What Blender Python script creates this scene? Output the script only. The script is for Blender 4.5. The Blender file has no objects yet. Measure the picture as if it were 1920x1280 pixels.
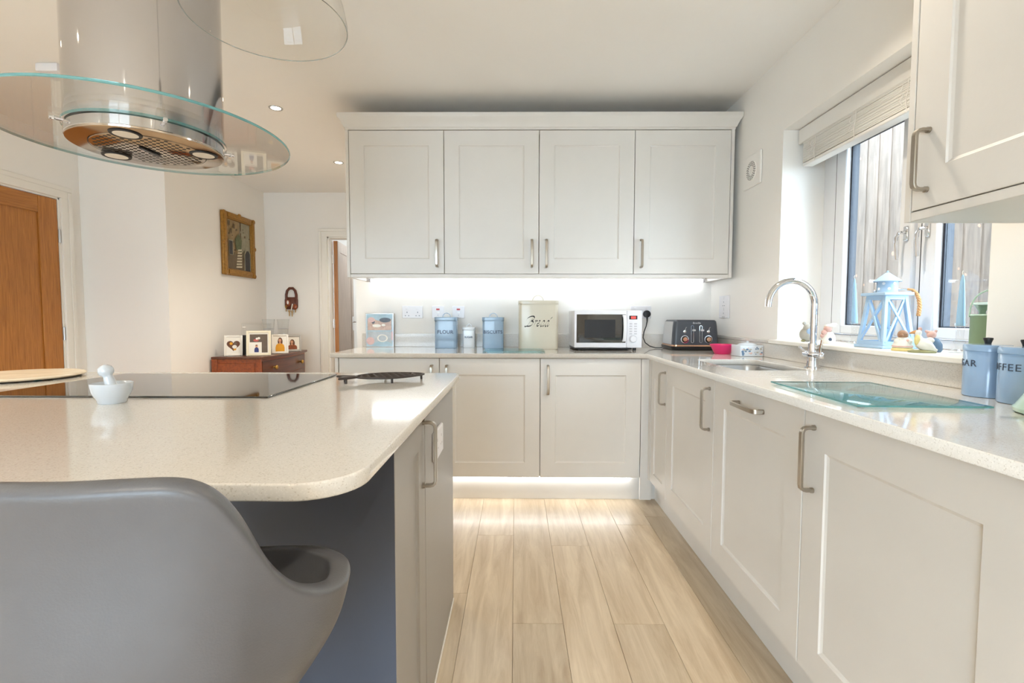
import bpy, bmesh, math, random
from mathutils import Vector, Matrix
random.seed(7)
PI = math.pi
SC = bpy.context.scene
C = SC.collection

# ------------------------------------------------------------------ camera
def make_camera():
    yaw, pitch, roll, h = -.00823, .05278, .00188, 1.1214
    cy, sy, cp, sp = math.cos(yaw), math.sin(yaw), math.cos(pitch), math.sin(pitch)
    F = Vector((sy*cp, cy*cp, -sp)); R = Vector((cy, -sy, 0)); U = R.cross(F)
    cr, sr = math.cos(roll), math.sin(roll)
    R, U = cr*R + sr*U, cr*U - sr*R
    cam = bpy.data.cameras.new('camera'); o = bpy.data.objects.new('camera', cam); C.objects.link(o)
    M = Matrix.Identity(4)
    for i in range(3):
        M[i][0], M[i][1], M[i][2] = R[i], U[i], -F[i]
    M[2][3] = h
    o.matrix_world = M
    cam.sensor_width = 36; cam.lens = 906.19*36/1920; cam.clip_start = .02
    SC.camera = o
make_camera()

# ------------------------------------------------------------------ sky, daylight, exposure
W = bpy.data.worlds.new('overcast_sky'); SC.world = W; W.use_nodes = True
bg = W.node_tree.nodes['Background']
bg.inputs[0].default_value = (.65, .82, 1.0, 1); bg.inputs[1].default_value = 13.5
SC.view_settings.view_transform = 'Standard'; SC.view_settings.look = 'None'
SC.view_settings.gamma = 1; SC.view_settings.use_curve_mapping = False
SC.view_settings.exposure = 0.30
SC.cycles.use_denoising = True
SC.cycles.max_bounces = 10; SC.cycles.diffuse_bounces = 5; SC.cycles.glossy_bounces = 5
SC.cycles.transparent_max_bounces = 16
SC.cycles.caustics_reflective = False; SC.cycles.caustics_refractive = False
SC.cycles.sample_clamp_indirect = 6

LAMP_W = 54.0
WARM = (1.0, .90, .75)
LED_COOL = (.93, .97, 1.0)

# ------------------------------------------------------------------ materials
MATS = {}
def lin(c):
    return tuple((x/12.92 if x <= .04045 else ((x+.055)/1.055)**2.4) for x in (v/255 for v in c)) + (1,)
def new_mat(name):
    m = bpy.data.materials.new(name); m.use_nodes = True
    nt = m.node_tree; b = nt.nodes['Principled BSDF']
    MATS[name] = m
    return m, nt, b
def N(nt, t, **k):
    n = nt.nodes.new(t)
    for a, v in k.items(): setattr(n, a, v)
    return n
def mat(name, rgb, rough=.5, metal=0, var=.03, scale=8, bump=0, bscale=200, coat=0, spec=.5, emit=None, es=0, trans=0):
    m, nt, b = new_mat(name)
    b.inputs['Roughness'].default_value = rough; b.inputs['Metallic'].default_value = metal
    b.inputs['Specular IOR Level'].default_value = spec
    b.inputs['Coat Weight'].default_value = coat; b.inputs['Coat Roughness'].default_value = .05
    b.inputs['Transmission Weight'].default_value = trans
    L = nt.links
    tc = N(nt, 'ShaderNodeTexCoord')
    base = lin(rgb)
    if var:
        no = N(nt, 'ShaderNodeTexNoise'); no.inputs['Scale'].default_value = scale; no.inputs['Detail'].default_value = 4
        L.new(tc.outputs['Object'], no.inputs['Vector'])
        r = N(nt, 'ShaderNodeValToRGB'); L.new(no.outputs['Fac'], r.inputs['Fac'])
        r.color_ramp.elements[0].position = .3; r.color_ramp.elements[1].position = .7
        r.color_ramp.elements[0].color = tuple(x*(1-var) for x in base[:3])+(1,)
        r.color_ramp.elements[1].color = tuple(min(1, x*(1+var)) for x in base[:3])+(1,)
        L.new(r.outputs['Color'], b.inputs['Base Color'])
    else:
        b.inputs['Base Color'].default_value = base
    if bump:
        n2 = N(nt, 'ShaderNodeTexNoise'); n2.inputs['Scale'].default_value = bscale; n2.inputs['Detail'].default_value = 3
        L.new(tc.outputs['Object'], n2.inputs['Vector'])
        bp = N(nt, 'ShaderNodeBump'); bp.inputs['Strength'].default_value = bump; bp.inputs['Distance'].default_value = .002
        L.new(n2.outputs['Fac'], bp.inputs['Height']); L.new(bp.outputs['Normal'], b.inputs['Normal'])
    if emit:
        b.inputs['Emission Color'].default_value = emit+(1,) if len(emit) == 3 else emit
        b.inputs['Emission Strength'].default_value = es
    return m
def wood(name, dark, light, axis='Y', rough=.4, scale=3.0, stretch=14, island=.0, coat=0, bump=.05):
    """long grain along the given object axis, each object shifted and toned by its own random number"""
    m, nt, b = new_mat(name); L = nt.links
    tc = N(nt, 'ShaderNodeTexCoord'); oi = N(nt, 'ShaderNodeObjectInfo')
    mp = N(nt, 'ShaderNodeMapping')
    s = [stretch]*3; s['XYZ'.index(axis)] = 1.0
    mp.inputs['Scale'].default_value = s
    L.new(tc.outputs['Object'], mp.inputs['Vector'])
    cb = N(nt, 'ShaderNodeCombineXYZ')
    mu = N(nt, 'ShaderNodeMath', operation='MULTIPLY'); mu.inputs[1].default_value = 37.0
    L.new(oi.outputs['Random'], mu.inputs[0])
    for k in range(3): L.new(mu.outputs[0], cb.inputs[k])
    L.new(cb.outputs[0], mp.inputs['Location'])
    n1 = N(nt, 'ShaderNodeTexNoise'); n1.inputs['Scale'].default_value = scale; n1.inputs['Detail'].default_value = 6
    n1.inputs['Distortion'].default_value = .6; n1.inputs['Roughness'].default_value = .65
    L.new(mp.outputs[0], n1.inputs['Vector'])
    r = N(nt, 'ShaderNodeValToRGB'); L.new(n1.outputs['Fac'], r.inputs['Fac'])
    r.color_ramp.elements[0].position = .32; r.color_ramp.elements[1].position = .66
    r.color_ramp.elements[0].color = lin(dark); r.color_ramp.elements[1].color = lin(light)
    hs = N(nt, 'ShaderNodeHueSaturation')
    ma = N(nt, 'ShaderNodeMapRange'); ma.inputs['To Min'].default_value = 1-island; ma.inputs['To Max'].default_value = 1+island
    L.new(oi.outputs['Random'], ma.inputs['Value']); L.new(ma.outputs[0], hs.inputs['Value'])
    L.new(r.outputs['Color'], hs.inputs['Color']); L.new(hs.outputs[0], b.inputs['Base Color'])
    b.inputs['Roughness'].default_value = rough; b.inputs['Coat Weight'].default_value = coat
    b.inputs['Coat Roughness'].default_value = .15
    bp = N(nt, 'ShaderNodeBump'); bp.inputs['Strength'].default_value = bump; bp.inputs['Distance'].default_value = .002
    L.new(n1.outputs['Fac'], bp.inputs['Height']); L.new(bp.outputs['Normal'], b.inputs['Normal'])
    return m
def speckle(name, base, dark, light, rough=.1):
    m, nt, b = new_mat(name); L = nt.links
    tc = N(nt, 'ShaderNodeTexCoord')
    v = N(nt, 'ShaderNodeTexVoronoi'); v.inputs['Scale'].default_value = 520
    L.new(tc.outputs['Object'], v.inputs['Vector'])
    r = N(nt, 'ShaderNodeValToRGB'); cr = r.color_ramp; cr.interpolation = 'CONSTANT'
    cr.elements[0].position = 0; cr.elements[0].color = lin(dark)
    cr.elements[1].position = .07; cr.elements[1].color = lin(base)
    e = cr.elements.new(.62); e.color = lin(light)
    e = cr.elements.new(.80); e.color = lin(base)
    sp = N(nt, 'ShaderNodeSeparateColor'); L.new(v.outputs['Color'], sp.inputs[0])
    L.new(sp.outputs[0], r.inputs['Fac']); L.new(r.outputs['Color'], b.inputs['Base Color'])
    b.inputs['Roughness'].default_value = rough; b.inputs['Coat Weight'].default_value = .35
    b.inputs['Coat Roughness'].default_value = .03
    return m
def thin_glass(name, tint=(1, 1, 1), ior=1.45, rough=0.0, boost=1.0):
    """pane glass: lets light straight through, mirrors by Fresnel"""
    m, nt, b = new_mat(name); L = nt.links
    nt.nodes.remove(b); out = nt.nodes['Material Output']
    t = N(nt, 'ShaderNodeBsdfTransparent'); t.inputs[0].default_value = tint+(1,)
    g = N(nt, 'ShaderNodeBsdfGlossy'); g.inputs['Roughness'].default_value = rough
    lw = N(nt, 'ShaderNodeLayerWeight'); lw.inputs['Blend'].default_value = .5
    f0 = ((ior-1)/(ior+1))**2
    pw_ = N(nt, 'ShaderNodeMath', operation='POWER'); pw_.inputs[1].default_value = 5
    L.new(lw.outputs['Facing'], pw_.inputs[0])
    mu = N(nt, 'ShaderNodeMath', operation='MULTIPLY_ADD'); mu.use_clamp = True
    mu.inputs[1].default_value = (1-f0)*boost; mu.inputs[2].default_value = f0*boost
    L.new(pw_.outputs[0], mu.inputs[0])
    mx = N(nt, 'ShaderNodeMixShader'); L.new(mu.outputs[0], mx.inputs[0])
    L.new(t.outputs[0], mx.inputs[1]); L.new(g.outputs[0], mx.inputs[2]); L.new(mx.outputs[0], out.inputs['Surface'])
    return m
def emitter(name, rgb, strength):
    m, nt, b = new_mat(name)
    b.inputs['Base Color'].default_value = (.9, .9, .9, 1)
    b.inputs['Emission Color'].default_value = rgb+(1,); b.inputs['Emission Strength'].default_value = strength
    return m

mat('wall_paint', (240, 237, 232), .85, var=.012, scale=2, bump=.05, bscale=90)
mat('ceiling_paint', (246, 244, 241), .9, var=.01, scale=2)
mat('trim_white', (236, 233, 226), .45, var=.01)
mat('upvc', (232, 233, 236), .35, var=.01)
mat('cabinet_paint', (219, 215, 209), .42, var=.015, scale=6, bump=.10, bscale=70)
mat('island_paint', (156, 152, 147), .42, var=.015, scale=6, bump=.10, bscale=70)
mat('island_paint_shaded', (62, 68, 82), .5, var=.02, scale=6, bump=.06, bscale=90)  # island paint made darker and bluer: overhang shade put into the colour
mat('carcass_grey', (190, 186, 180), .6)
mat('gap_dark', (60, 56, 52), .8); mat('underlay', (150, 126, 100), .9)
speckle('quartz', (216, 212, 205), (200, 194, 185), (222, 218, 211), .10)
speckle('quartz_upstand', (212, 207, 200), (190, 184, 175), (220, 215, 208), .18)
wood('floor_oak', (176, 155, 128), (206, 189, 164), 'Y', rough=.34, scale=2.3, stretch=10, island=.10, coat=.1)
wood('door_oak', (150, 92, 36), (184, 122, 54), 'Z', rough=.4, scale=5, stretch=22, island=.03)
wood('door_oak_rail', (150, 92, 36), (184, 122, 54), 'Y', rough=.4, scale=5, stretch=22, island=.03)
wood('hall_door_wood', (146, 130, 116), (172, 156, 142), 'Z', rough=.4, scale=4, stretch=18)
wood('chest_wood', (112, 46, 12), (160, 76, 24), 'Y', rough=.3, scale=4, stretch=10, coat=.4)
wood('chest_dark', (70, 32, 16), (104, 54, 30), 'Y', rough=.3, scale=4, stretch=10, coat=.4)
wood('fence_wood', (88, 74, 63), (126, 109, 95), 'Z', rough=.8, scale=3.2, stretch=9, island=.10)
mat('nickel', (172, 164, 152), .30, 1, var=.02)
mat('chrome', (225, 226, 230), .06, 1, var=0)
mat('hood_steel', (192, 189, 189), .07, 1, var=0)
mat('hood_base', (190, 176, 160), .12, 1, var=0)
mat('brushed_steel', (190, 190, 190), .28, 1, var=.02)
mat('brass', (190, 150, 80), .3, 1, var=.05)
mat('rose_gold', (214, 170, 140), .2, 1, var=.02)
mat('black_plastic', (24, 25, 28), .35, var=.02)
mat('dark_iron', (70, 62, 58), .5, .4, var=.06, scale=60)
mat('hob_glass', (14, 13, 14), .03, var=0, spec=1.2, coat=.4)
mat('leather', (94, 94, 97), .38, var=.03, scale=30, bump=.12, bscale=420)
mat('white_plastic', (228, 227, 230), .35, var=.01)
mat('grey_plastic', (196, 194, 198), .4, var=.01)
mat('white_ceramic', (206, 212, 218), .18, var=.01, coat=.5)
mat('enamel_blue', (142, 166, 188), .25, var=.02, coat=.4)
mat('enamel_white', (222, 224, 226), .25, var=.01, coat=.4)
mat('enamel_cream', (206, 197, 178), .3, var=.01, coat=.3)
mat('ceramic_blue', (148, 176, 208), .2, var=.02, coat=.5)
mat('text_dark', (70, 82, 102), .6, var=0)
mat('text_black', (34, 30, 28), .6, var=0)
mat('toaster_body', (66, 70, 78), .35, var=.03)
mat('toaster_side', (196, 194, 192), .3, .1, var=.02)
mat('pink_plastic', (222, 46, 112), .35, var=.02)
mat('lantern_blue', (164, 192, 218), .5, var=.03)
mat('rope', (196, 146, 98), .9, var=.12, scale=60)
mat('candle_blue', (156, 194, 222), .5, var=.01)
mat('can_green', (128, 150, 118), .5, var=.03)
mat('can_inside', (86, 126, 30), .5, var=.03)
mat('kettle_green', (176, 204, 188), .2, var=.01, coat=.5)
mat('fig_white', (232, 228, 218), .4, var=.04, scale=60)
mat('fig_pink', (214, 172, 160), .5, var=.05, scale=80)
mat('fig_brown', (160, 122, 96), .6, var=.08, scale=80)
mat('fig_yellow', (226, 208, 140), .5, var=.05, scale=80)
mat('fig_blue', (96, 122, 150), .5, var=.05, scale=80)
mat('fig_grey', (170, 166, 156), .5, var=.06, scale=80)
mat('fig_moss', (150, 150, 110), .7, var=.08, scale=80)
mat('marble', (232, 216, 190), .25, var=.10, scale=14)
mat('gilt', (156, 112, 44), .45, .35, var=.22, scale=60, bump=.5, bscale=120)
mat('mount_white', (234, 230, 222), .6, var=.01)
mat('frame_cream', (232, 224, 200), .5, var=.01)
mat('frame_silver', (176, 174, 172), .3, .7, var=.02)
mat('leather_brown', (92, 44, 24), .5, var=.06, scale=40)
mat('teal_rubber', (20, 62, 66), .5, var=0)
mat('slat_white', (234, 232, 228), .5, var=.01)
mat('spacer_navy', (20, 25, 40), .5, var=0)
mat('gasket_black', (28, 28, 34), .6, var=0)
mat('glass_edge', (112, 176, 178), .1, var=.05, scale=30, trans=.35)
mat('glass_rim', (188, 196, 194), .1, var=0, trans=.6); mat('paving', (170, 165, 158), .9, var=.08, scale=4)
mat('red_led', (120, 8, 10), .4, var=0, emit=(1.0, .06, .05), es=1.6)
mat('red_rocker', (190, 60, 66), .4, var=0)
mat('neon_white', (240, 240, 240), .3, var=0)
mat('lens_white', (235, 226, 212), .4, var=0)
mat('mw_window', (16, 18, 19), .05, var=0, spec=.9)
mat('skin', (206, 152, 122), .6, var=.03); mat('hair', (96, 56, 34), .6, var=.05)
mat('yellow_cloth', (222, 156, 36), .7, var=.04); mat('navy_cloth', (50, 60, 120), .7, var=.04)
mat('photo_dark', (96, 82, 70), .4, var=.12, scale=30); mat('photo_red', (186, 90, 84), .5, var=.1, scale=40)
mat('photo_black', (20, 20, 24), .4, var=.05)
thin_glass('pane_glass', (.97, .985, .98), 1.5)
thin_glass('hood_glass', (.975, .985, .98), 1.5)
thin_glass('pendant_glass', (.985, .99, .985), 1.4, boost=.8)
thin_glass('vase_glass', (.975, .98, .98), 1.45)
thin_glass('board_glass', (.80, .95, .97), 1.5, boost=.7)
emitter('led_strip', LED_COOL, 10.0)
emitter('plinth_led', LED_COOL, 16.0)
emitter('downlight_glow', (1.0, .90, .74), 14.0)
emitter('hall_light', (.80, .90, 1.0), 60.0)

# ------------------------------------------------------------------ mesh helpers
class MB:
    def __init__(s): s.bm = bmesh.new(); s.mi = 0; s.M = None
    def _fin(s, verts, faces):
        for f in faces: f.material_index = s.mi
        if s.M is not None:
            for v in verts: v.co = s.M @ v.co
    def box(s, x0, x1, y0, y1, z0, z1, bev=0, seg=1):
        b2 = bmesh.new()
        bmesh.ops.create_cube(b2, size=1)
        for v in b2.verts:
            v.co = Vector(((x0+x1)/2+v.co.x*(x1-x0), (y0+y1)/2+v.co.y*(y1-y0), (z0+z1)/2+v.co.z*(z1-z0)))
        if bev: bmesh.ops.bevel(b2, geom=b2.edges[:], offset=bev, segments=seg, profile=.5, affect='EDGES')
        s.merge(b2); return s
    def merge(s, b2):
        mp = {}
        for v in b2.verts: mp[v] = s.bm.verts.new(v.co)
        fs = []
        for f in b2.faces:
            try: nf = s.bm.faces.new([mp[v] for v in f.verts])
            except ValueError: continue
            nf.smooth = f.smooth; fs.append(nf)
        s._fin(mp.values(), fs); b2.free()
    def poly(s, pts):
        vs = [s.bm.verts.new(Vector(p)) for p in pts]; f = s.bm.faces.new(vs); s._fin(vs, [f]); return s
    def prism(s, poly, z0, z1, bev=0):
        """poly: (x,y) list ccw, extruded in z"""
        b2 = bmesh.new()
        lo = [b2.verts.new((x, y, z0)) for x, y in poly]; hi = [b2.verts.new((x, y, z1)) for x, y in poly]
        b2.faces.new(lo[::-1]); top = b2.faces.new(hi)
        n = len(poly)
        for i in range(n): b2.faces.new((lo[i], lo[(i+1) % n], hi[(i+1) % n], hi[i]))
        if bev:
            es = [e for e in b2.edges if abs(e.verts[0].co.z-e.verts[1].co.z) < 1e-9]
            bmesh.ops.bevel(b2, geom=es, offset=bev, segments=2, profile=.5, affect='EDGES')
        s.merge(b2); return s
    def lathe(s, prof, c=(0, 0, 0), seg=32, squash=(1, 1), closed=False):
        c = Vector(c); rings = []; vs = []
        for r, z in prof:
            if r < 1e-6:
                v = s.bm.verts.new(c+Vector((0, 0, z))); rings.append([v]); vs.append(v)
            else:
                ring = [s.bm.verts.new(c+Vector((r*squash[0]*math.cos(2*PI*k/seg), r*squash[1]*math.sin(2*PI*k/seg), z))) for k in range(seg)]
                rings.append(ring); vs += ring
        fs = []
        pairs = list(zip(rings, rings[1:]))
        if closed: pairs.append((rings[-1], rings[0]))
        for a, b in pairs:
            for k in range(seg):
                k2 = (k+1) % seg
                if len(a) == 1 and len(b) == 1: continue
                if len(a) == 1: fs.append(s.bm.faces.new((a[0], b[k2], b[k])))
                elif len(b) == 1: fs.append(s.bm.faces.new((a[k], a[k2], b[0])))
                else: fs.append(s.bm.faces.new((a[k], a[k2], b[k2], b[k])))
        s._fin(vs, fs); return s
    def tube(s, pts, r, seg=8, closed=False, flat=None, caps=True, up=None):
        """sweep a circle (or a flat a x b section) along pts; r may be a list"""
        P = [Vector(p) for p in pts]; n = len(P); rings = []; vs = []; prev = None
        for i in range(n):
            if closed: t = P[(i+1) % n]-P[i-1]
            else: t = P[min(i+1, n-1)]-P[max(i-1, 0)]
            t.normalize()
            if prev is None:
                ref = Vector(up) if up else (Vector((0, 0, 1)) if abs(t.z) < .9 else Vector((1, 0, 0)))
                a = ref-ref.dot(t)*t; a.normalize()
            else:
                a = prev-prev.dot(t)*t; a.normalize()
            prev = a; b = t.cross(a)
            rr = r[i] if isinstance(r, (list, tuple)) else r
            if flat:
                w, h = flat
                q = [(w, h*.6), (w*.8, h), (-w*.8, h), (-w, h*.6), (-w, -h*.6), (-w*.8, -h), (w*.8, -h), (w, -h*.6)]
                ring = [s.bm.verts.new(P[i]+a*x+b*y) for x, y in q]
            else:
                ring = [s.bm.verts.new(P[i]+rr*(math.cos(2*PI*k/seg)*a+math.sin(2*PI*k/seg)*b)) for k in range(seg)]
            rings.append(ring); vs += ring
        fs = []; m = len(rings[0])
        for i in range(n if closed else n-1):
            A, B = rings[i], rings[(i+1) % n]
            for k in range(m): fs.append(s.bm.faces.new((A[k], A[(k+1) % m], B[(k+1) % m], B[k])))
        if caps and not closed:
            fs.append(s.bm.faces.new(rings[0][::-1])); fs.append(s.bm.faces.new(rings[-1]))
        s._fin(vs, fs); return s
    def ball(s, c, r, sc=(1, 1, 1), u=16, v=10):
        b2 = bmesh.new(); bmesh.ops.create_uvsphere(b2, u_segments=u, v_segments=v, radius=r)
        for q in b2.verts: q.co = Vector((q.co.x*sc[0], q.co.y*sc[1], q.co.z*sc[2]))+Vector(c)
        s.merge(b2); return s
    def disc(s, c, r, n=(0, 0, -1), seg=20, sc=(1, 1)):
        n = Vector(n).normalized(); a = n.orthogonal().normalized(); b = n.cross(a); c = Vector(c)
        if n.y < -.9: a, b = Vector((1, 0, 0)), Vector((0, 0, 1))
        vs = [s.bm.verts.new(c+r*(sc[0]*math.cos(2*PI*k/seg)*a+sc[1]*math.sin(2*PI*k/seg)*b)) for k in range(seg)]
        f = s.bm.faces.new(vs); s._fin(vs, [f]); return s
    def cyl(s, p0, p1, r, seg=24, r2=None, bev=0):
        p0, p1 = Vector(p0), Vector(p1); d = p1-p0
        if bev:
            t = d.normalized()*bev
            return s.tube([p0, p0+t, p1-t, p1], [r-bev, r, r2 or r, (r2 or r)-bev], seg)
        return s.tube([p0, p1], [r, r2 if r2 is not None else r], seg)
    def build(s, name, mats, parent=None, loc=None, rotz=0, angle=38, recalc=True, **tags):
        bm = s.bm
        if recalc: bmesh.ops.recalc_face_normals(bm, faces=bm.faces[:])
        lim = math.radians(angle)
        for f in bm.faces: f.smooth = True
        for e in bm.edges:
            if len(e.link_faces) == 2 and e.calc_face_angle(0) > lim: e.smooth = False
        me = bpy.data.meshes.new(name); bm.to_mesh(me); bm.free()
        for m in (mats if isinstance(mats, (list, tuple)) else [mats]): me.materials.append(MATS[m])
        return link(name, me, parent, loc, rotz, **tags)

def link(name, me, parent=None, loc=None, rotz=0, **tags):
    o = bpy.data.objects.new(name, me); C.objects.link(o)
    if parent: o.parent = parent
    if loc is not None: o.location = loc
    if rotz: o.rotation_euler = (0, 0, rotz)
    for k, v in tags.items():
        if v is not None: o[k] = v
    return o
def thing(name, label, category, loc=(0, 0, 0), rotz=0, group=None):
    return link(name, None, None, loc, rotz, label=label, category=category, group=group)
def structure(mb, name, m, label=None, parent=None, **k):
    return mb.build(name, m, parent, kind='structure', label=label, **k)
def bevel_mod(o, w=.003, seg=2):
    md = o.modifiers.new('bevel', 'BEVEL'); md.width = w; md.segments = seg; md.limit_method = 'ANGLE'
    return o
def rrect(x0, x1, y0, y1, r, n=6):
    """rounded rectangle ccw; r = one radius or (x0y0, x1y0, x1y1, x0y1)"""
    rs = r if isinstance(r, (tuple, list)) else (r,)*4
    out = []
    for (cx, cy, a0), q in zip(((x0, y0, PI), (x1, y0, 1.5*PI), (x1, y1, 0), (x0, y1, .5*PI)), rs):
        if q <= 0: out.append((cx, cy)); continue
        ox = cx+q if cx == x0 else cx-q; oy = cy+q if cy == y0 else cy-q
        for k in range(n+1):
            a = a0+k/n*PI/2; out.append((ox+q*math.cos(a), oy+q*math.sin(a)))
    return out
def slab_mesh(name, outlines, z0, z1, bev=.002):
    """flat slab with holes from closed 2D outlines"""
    cu = bpy.data.curves.new(name, 'CURVE'); cu.dimensions = '2D'; cu.fill_mode = 'BOTH'
    cu.extrude = (z1-z0)/2-bev; cu.bevel_depth = bev; cu.bevel_resolution = 1; cu.offset = -bev
    for pts in outlines:
        sp = cu.splines.new('POLY'); sp.points.add(len(pts)-1); sp.use_cyclic_u = True
        for p, q in zip(sp.points, pts): p.co = (q[0], q[1], 0, 1)
    o = bpy.data.objects.new(name, cu); C.objects.link(o)
    dg = bpy.context.evaluated_depsgraph_get()
    me = bpy.data.meshes.new_from_object(o.evaluated_get(dg))
    bpy.data.objects.remove(o); bpy.data.curves.remove(cu)
    for v in me.vertices: v.co.z += (z0+z1)/2
    me.name = name
    return me
def text_mesh(txt, size, depth=.0006, shear=0, spacing=1, bend=None, offset=0):
    """lettering standing in the XZ plane, centred, facing -Y; bend = cylinder radius to wrap round"""
    cu = bpy.data.curves.new('lettering', 'FONT'); cu.body = txt; cu.size = size; cu.extrude = depth
    cu.align_x = 'CENTER'; cu.align_y = 'CENTER'; cu.shear = shear; cu.space_character = spacing; cu.offset = offset
    o = bpy.data.objects.new('lettering', cu); C.objects.link(o)
    dg = bpy.context.evaluated_depsgraph_get(); me = bpy.data.meshes.new_from_object(o.evaluated_get(dg))
    bpy.data.objects.remove(o); bpy.data.curves.remove(cu)
    for v in me.vertices:
        x, y, z = v.co
        if bend:
            a = x/bend; rr = bend+z
            v.co = (rr*math.sin(a), -rr*math.cos(a), y)
        else: v.co = (x, -z, y)
    return me
def lettering(txt, size, m, parent, loc, rotz=0, **k):
    me = text_mesh(txt, size, **k); me.materials.append(MATS[m])
    return link('lettering', me, parent, loc, rotz)

# ------------------------------------------------------------------ key dimensions (metres)
XW, YB, ZC = 1.385, 3.459, 2.472          # right wall, kitchen back wall, ceiling
XD, YD = .79, 2.858                       # door fronts of the two base runs
XL, YR, XP, YF = -3.47, 3.865, -2.785, 5.38   # oak-door wall, return wall, painting wall, far wall
YREAR = -3.1
WT = .9                                   # worktop top
SILL = .998
WY0, WY1, WZ1 = 1.435, 2.572, 2.085       # window opening

# ------------------------------------------------------------------ the room
fl = MB().box(XL-.1, XW+.2, YREAR-.2, 7.6, -.12, -.012).build('floor', 'underlay', kind='structure', label='pale oak laminate floor of long planks')
pw, pl = .1845, 1.285
plank_meshes = {}
def plank_mesh(w, l):
    key = (round(w, 3), round(l, 3))
    if key not in plank_meshes:
        mb = MB().box(-w/2+.0004, w/2-.0004, -l/2+.0004, l/2-.0004, -.012, 0, .0009)
        ob = mb.build('plank', 'floor_oak'); plank_meshes[key] = ob.data; bpy.data.objects.remove(ob)
    return plank_meshes[key]
joint = {-1: 2.42, 0: 1.71, 1: 2.31, 2: 1.71, 3: 2.55, -2: 1.9}
for k in range(-19, 9):
    x = -.0095+pw*k; w = min(pw, XW-x)
    if w < .02: continue
    y = joint.get(k, ((k*.517) % 1)*pl)
    while y > YREAR: y -= pl
    y1lim = YF+.02
    while y < y1lim:
        a, b = max(y, YREAR), min(y+pl, y1lim)
        if b-a > .05 and not (x+w < XP and a > YR) and not (x > -1.1 and a > YB):
            link('plank', plank_mesh(w, b-a), fl, (x+w/2, (a+b)/2, 0))
        y += pl

structure(MB().box(XL-.2, XW+.3, YREAR-.2, 7.6, ZC, ZC+.1), 'ceiling', 'ceiling_paint', 'smooth white ceiling with recessed downlights')
w = MB()
w.box(XW, 1.668, YREAR-.2, YB+.12, -.05, SILL-.02).box(XW, 1.668, YREAR-.2, YB+.12, WZ1, ZC)
w.box(XW, 1.668, WY1, YB+.12, SILL-.02, WZ1).box(XW, 1.668, YREAR-.2, WY0, SILL-.02, WZ1)
structure(w, 'wall_right', 'wall_paint', 'off-white wall with the deep window recess')
structure(MB().box(-1.143, XW, YB, YB+.12, -.05, ZC), 'wall_back', 'wall_paint', 'off-white kitchen wall behind the microwave and toaster')
structure(MB().box(-1.143, -1.023, YB+.12, YF, -.05, ZC), 'wall_passage', 'wall_paint')
w = MB()                                   # wall with the oak door
DY0, DY1, DH = 2.87, 3.672, 1.992
w.box(XL-.12, XL, YREAR, DY0-.03, -.05, ZC).box(XL-.12, XL, DY1+.03, YR+.1, -.05, ZC).box(XL-.12, XL, DY0-.03, DY1+.03, DH+.03, ZC)
structure(w, 'wall_left', 'wall_paint', 'cream wall around the closed oak door')
structure(MB().box(XL, XP, YR, YR+.12, -.05, ZC).box(XP-.12, XP, YR+.12, YF, -.05, ZC), 'wall_corner', 'wall_paint', 'wall that turns the corner to the gilt framed picture')
HX0, HX1, HH = -2.088, -1.27, 1.985        # far doorway
w = MB()
w.box(XP-.12, HX0-.02, YF, YF+.12, -.05, ZC).box(HX1+.02, -1.0, YF, YF+.12, -.05, ZC).box(HX0-.02, HX1+.02, YF, YF+.12, HH+.02, ZC)
structure(w, 'wall_far', 'wall_paint', 'far wall with the brown key holder and open doorway')
w = MB()                                   # rear wall behind the viewer, glazed doors in it
w.box(XL-.12, -2.6, YREAR-.12, YREAR, -.05, ZC).box(-.2, XW+.28, YREAR-.12, YREAR, -.05, ZC).box(-2.6, -.2, YREAR-.12, YREAR, 2.12, ZC)
structure(w, 'wall_rear', 'wall_paint')
w = MB()                                   # patio doors
for xx in (-2.6, -1.44, -.28): w.box(xx, xx+.08, YREAR-.09, YREAR-.03, 0, 2.12)
w.box(-2.6, -.2, YREAR-.09, YREAR-.03, 0, .08).box(-2.6, -.2, YREAR-.09, YREAR-.03, 2.04, 2.12)
pd = structure(w, 'door_3', 'upvc', 'white glazed patio doors behind the viewer')
structure(MB().box(-2.55, -.25, YREAR-.065, YREAR-.059, .06, 2.06), 'pane', 'pane_glass', parent=pd)
w = MB()                                   # hall beyond the doorway
w.box(-2.9, -2.78, YF+.12, 7.5, -.05, ZC).box(-.9, -.78, YF+.12, 7.5, -.05, ZC).box(-2.9, -.78, 7.4, 7.52, -.05, ZC)
structure(w, 'wall_hall', 'wall_paint')
structure(MB().box(-2.78, -.9, YF+.0, 7.4, -.03, .0), 'floor_hall', 'floor_oak')

# skirting
def skirt(name, x0, x1, y0, y1):
    structure(MB().box(x0, x1, y0, y1, 0, .12, .004), name, 'trim_white')
skirt('baseboard_corner', XL+.0, XP+.015, YR-.015, YR); skirt('baseboard_picture', XP, XP+.015, YR, YF)
skirt('baseboard_far', XP+.015, HX0-.08, YF-.015, YF); skirt('baseboard_left', XL, XL+.015, YREAR, DY0-.1)

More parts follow.
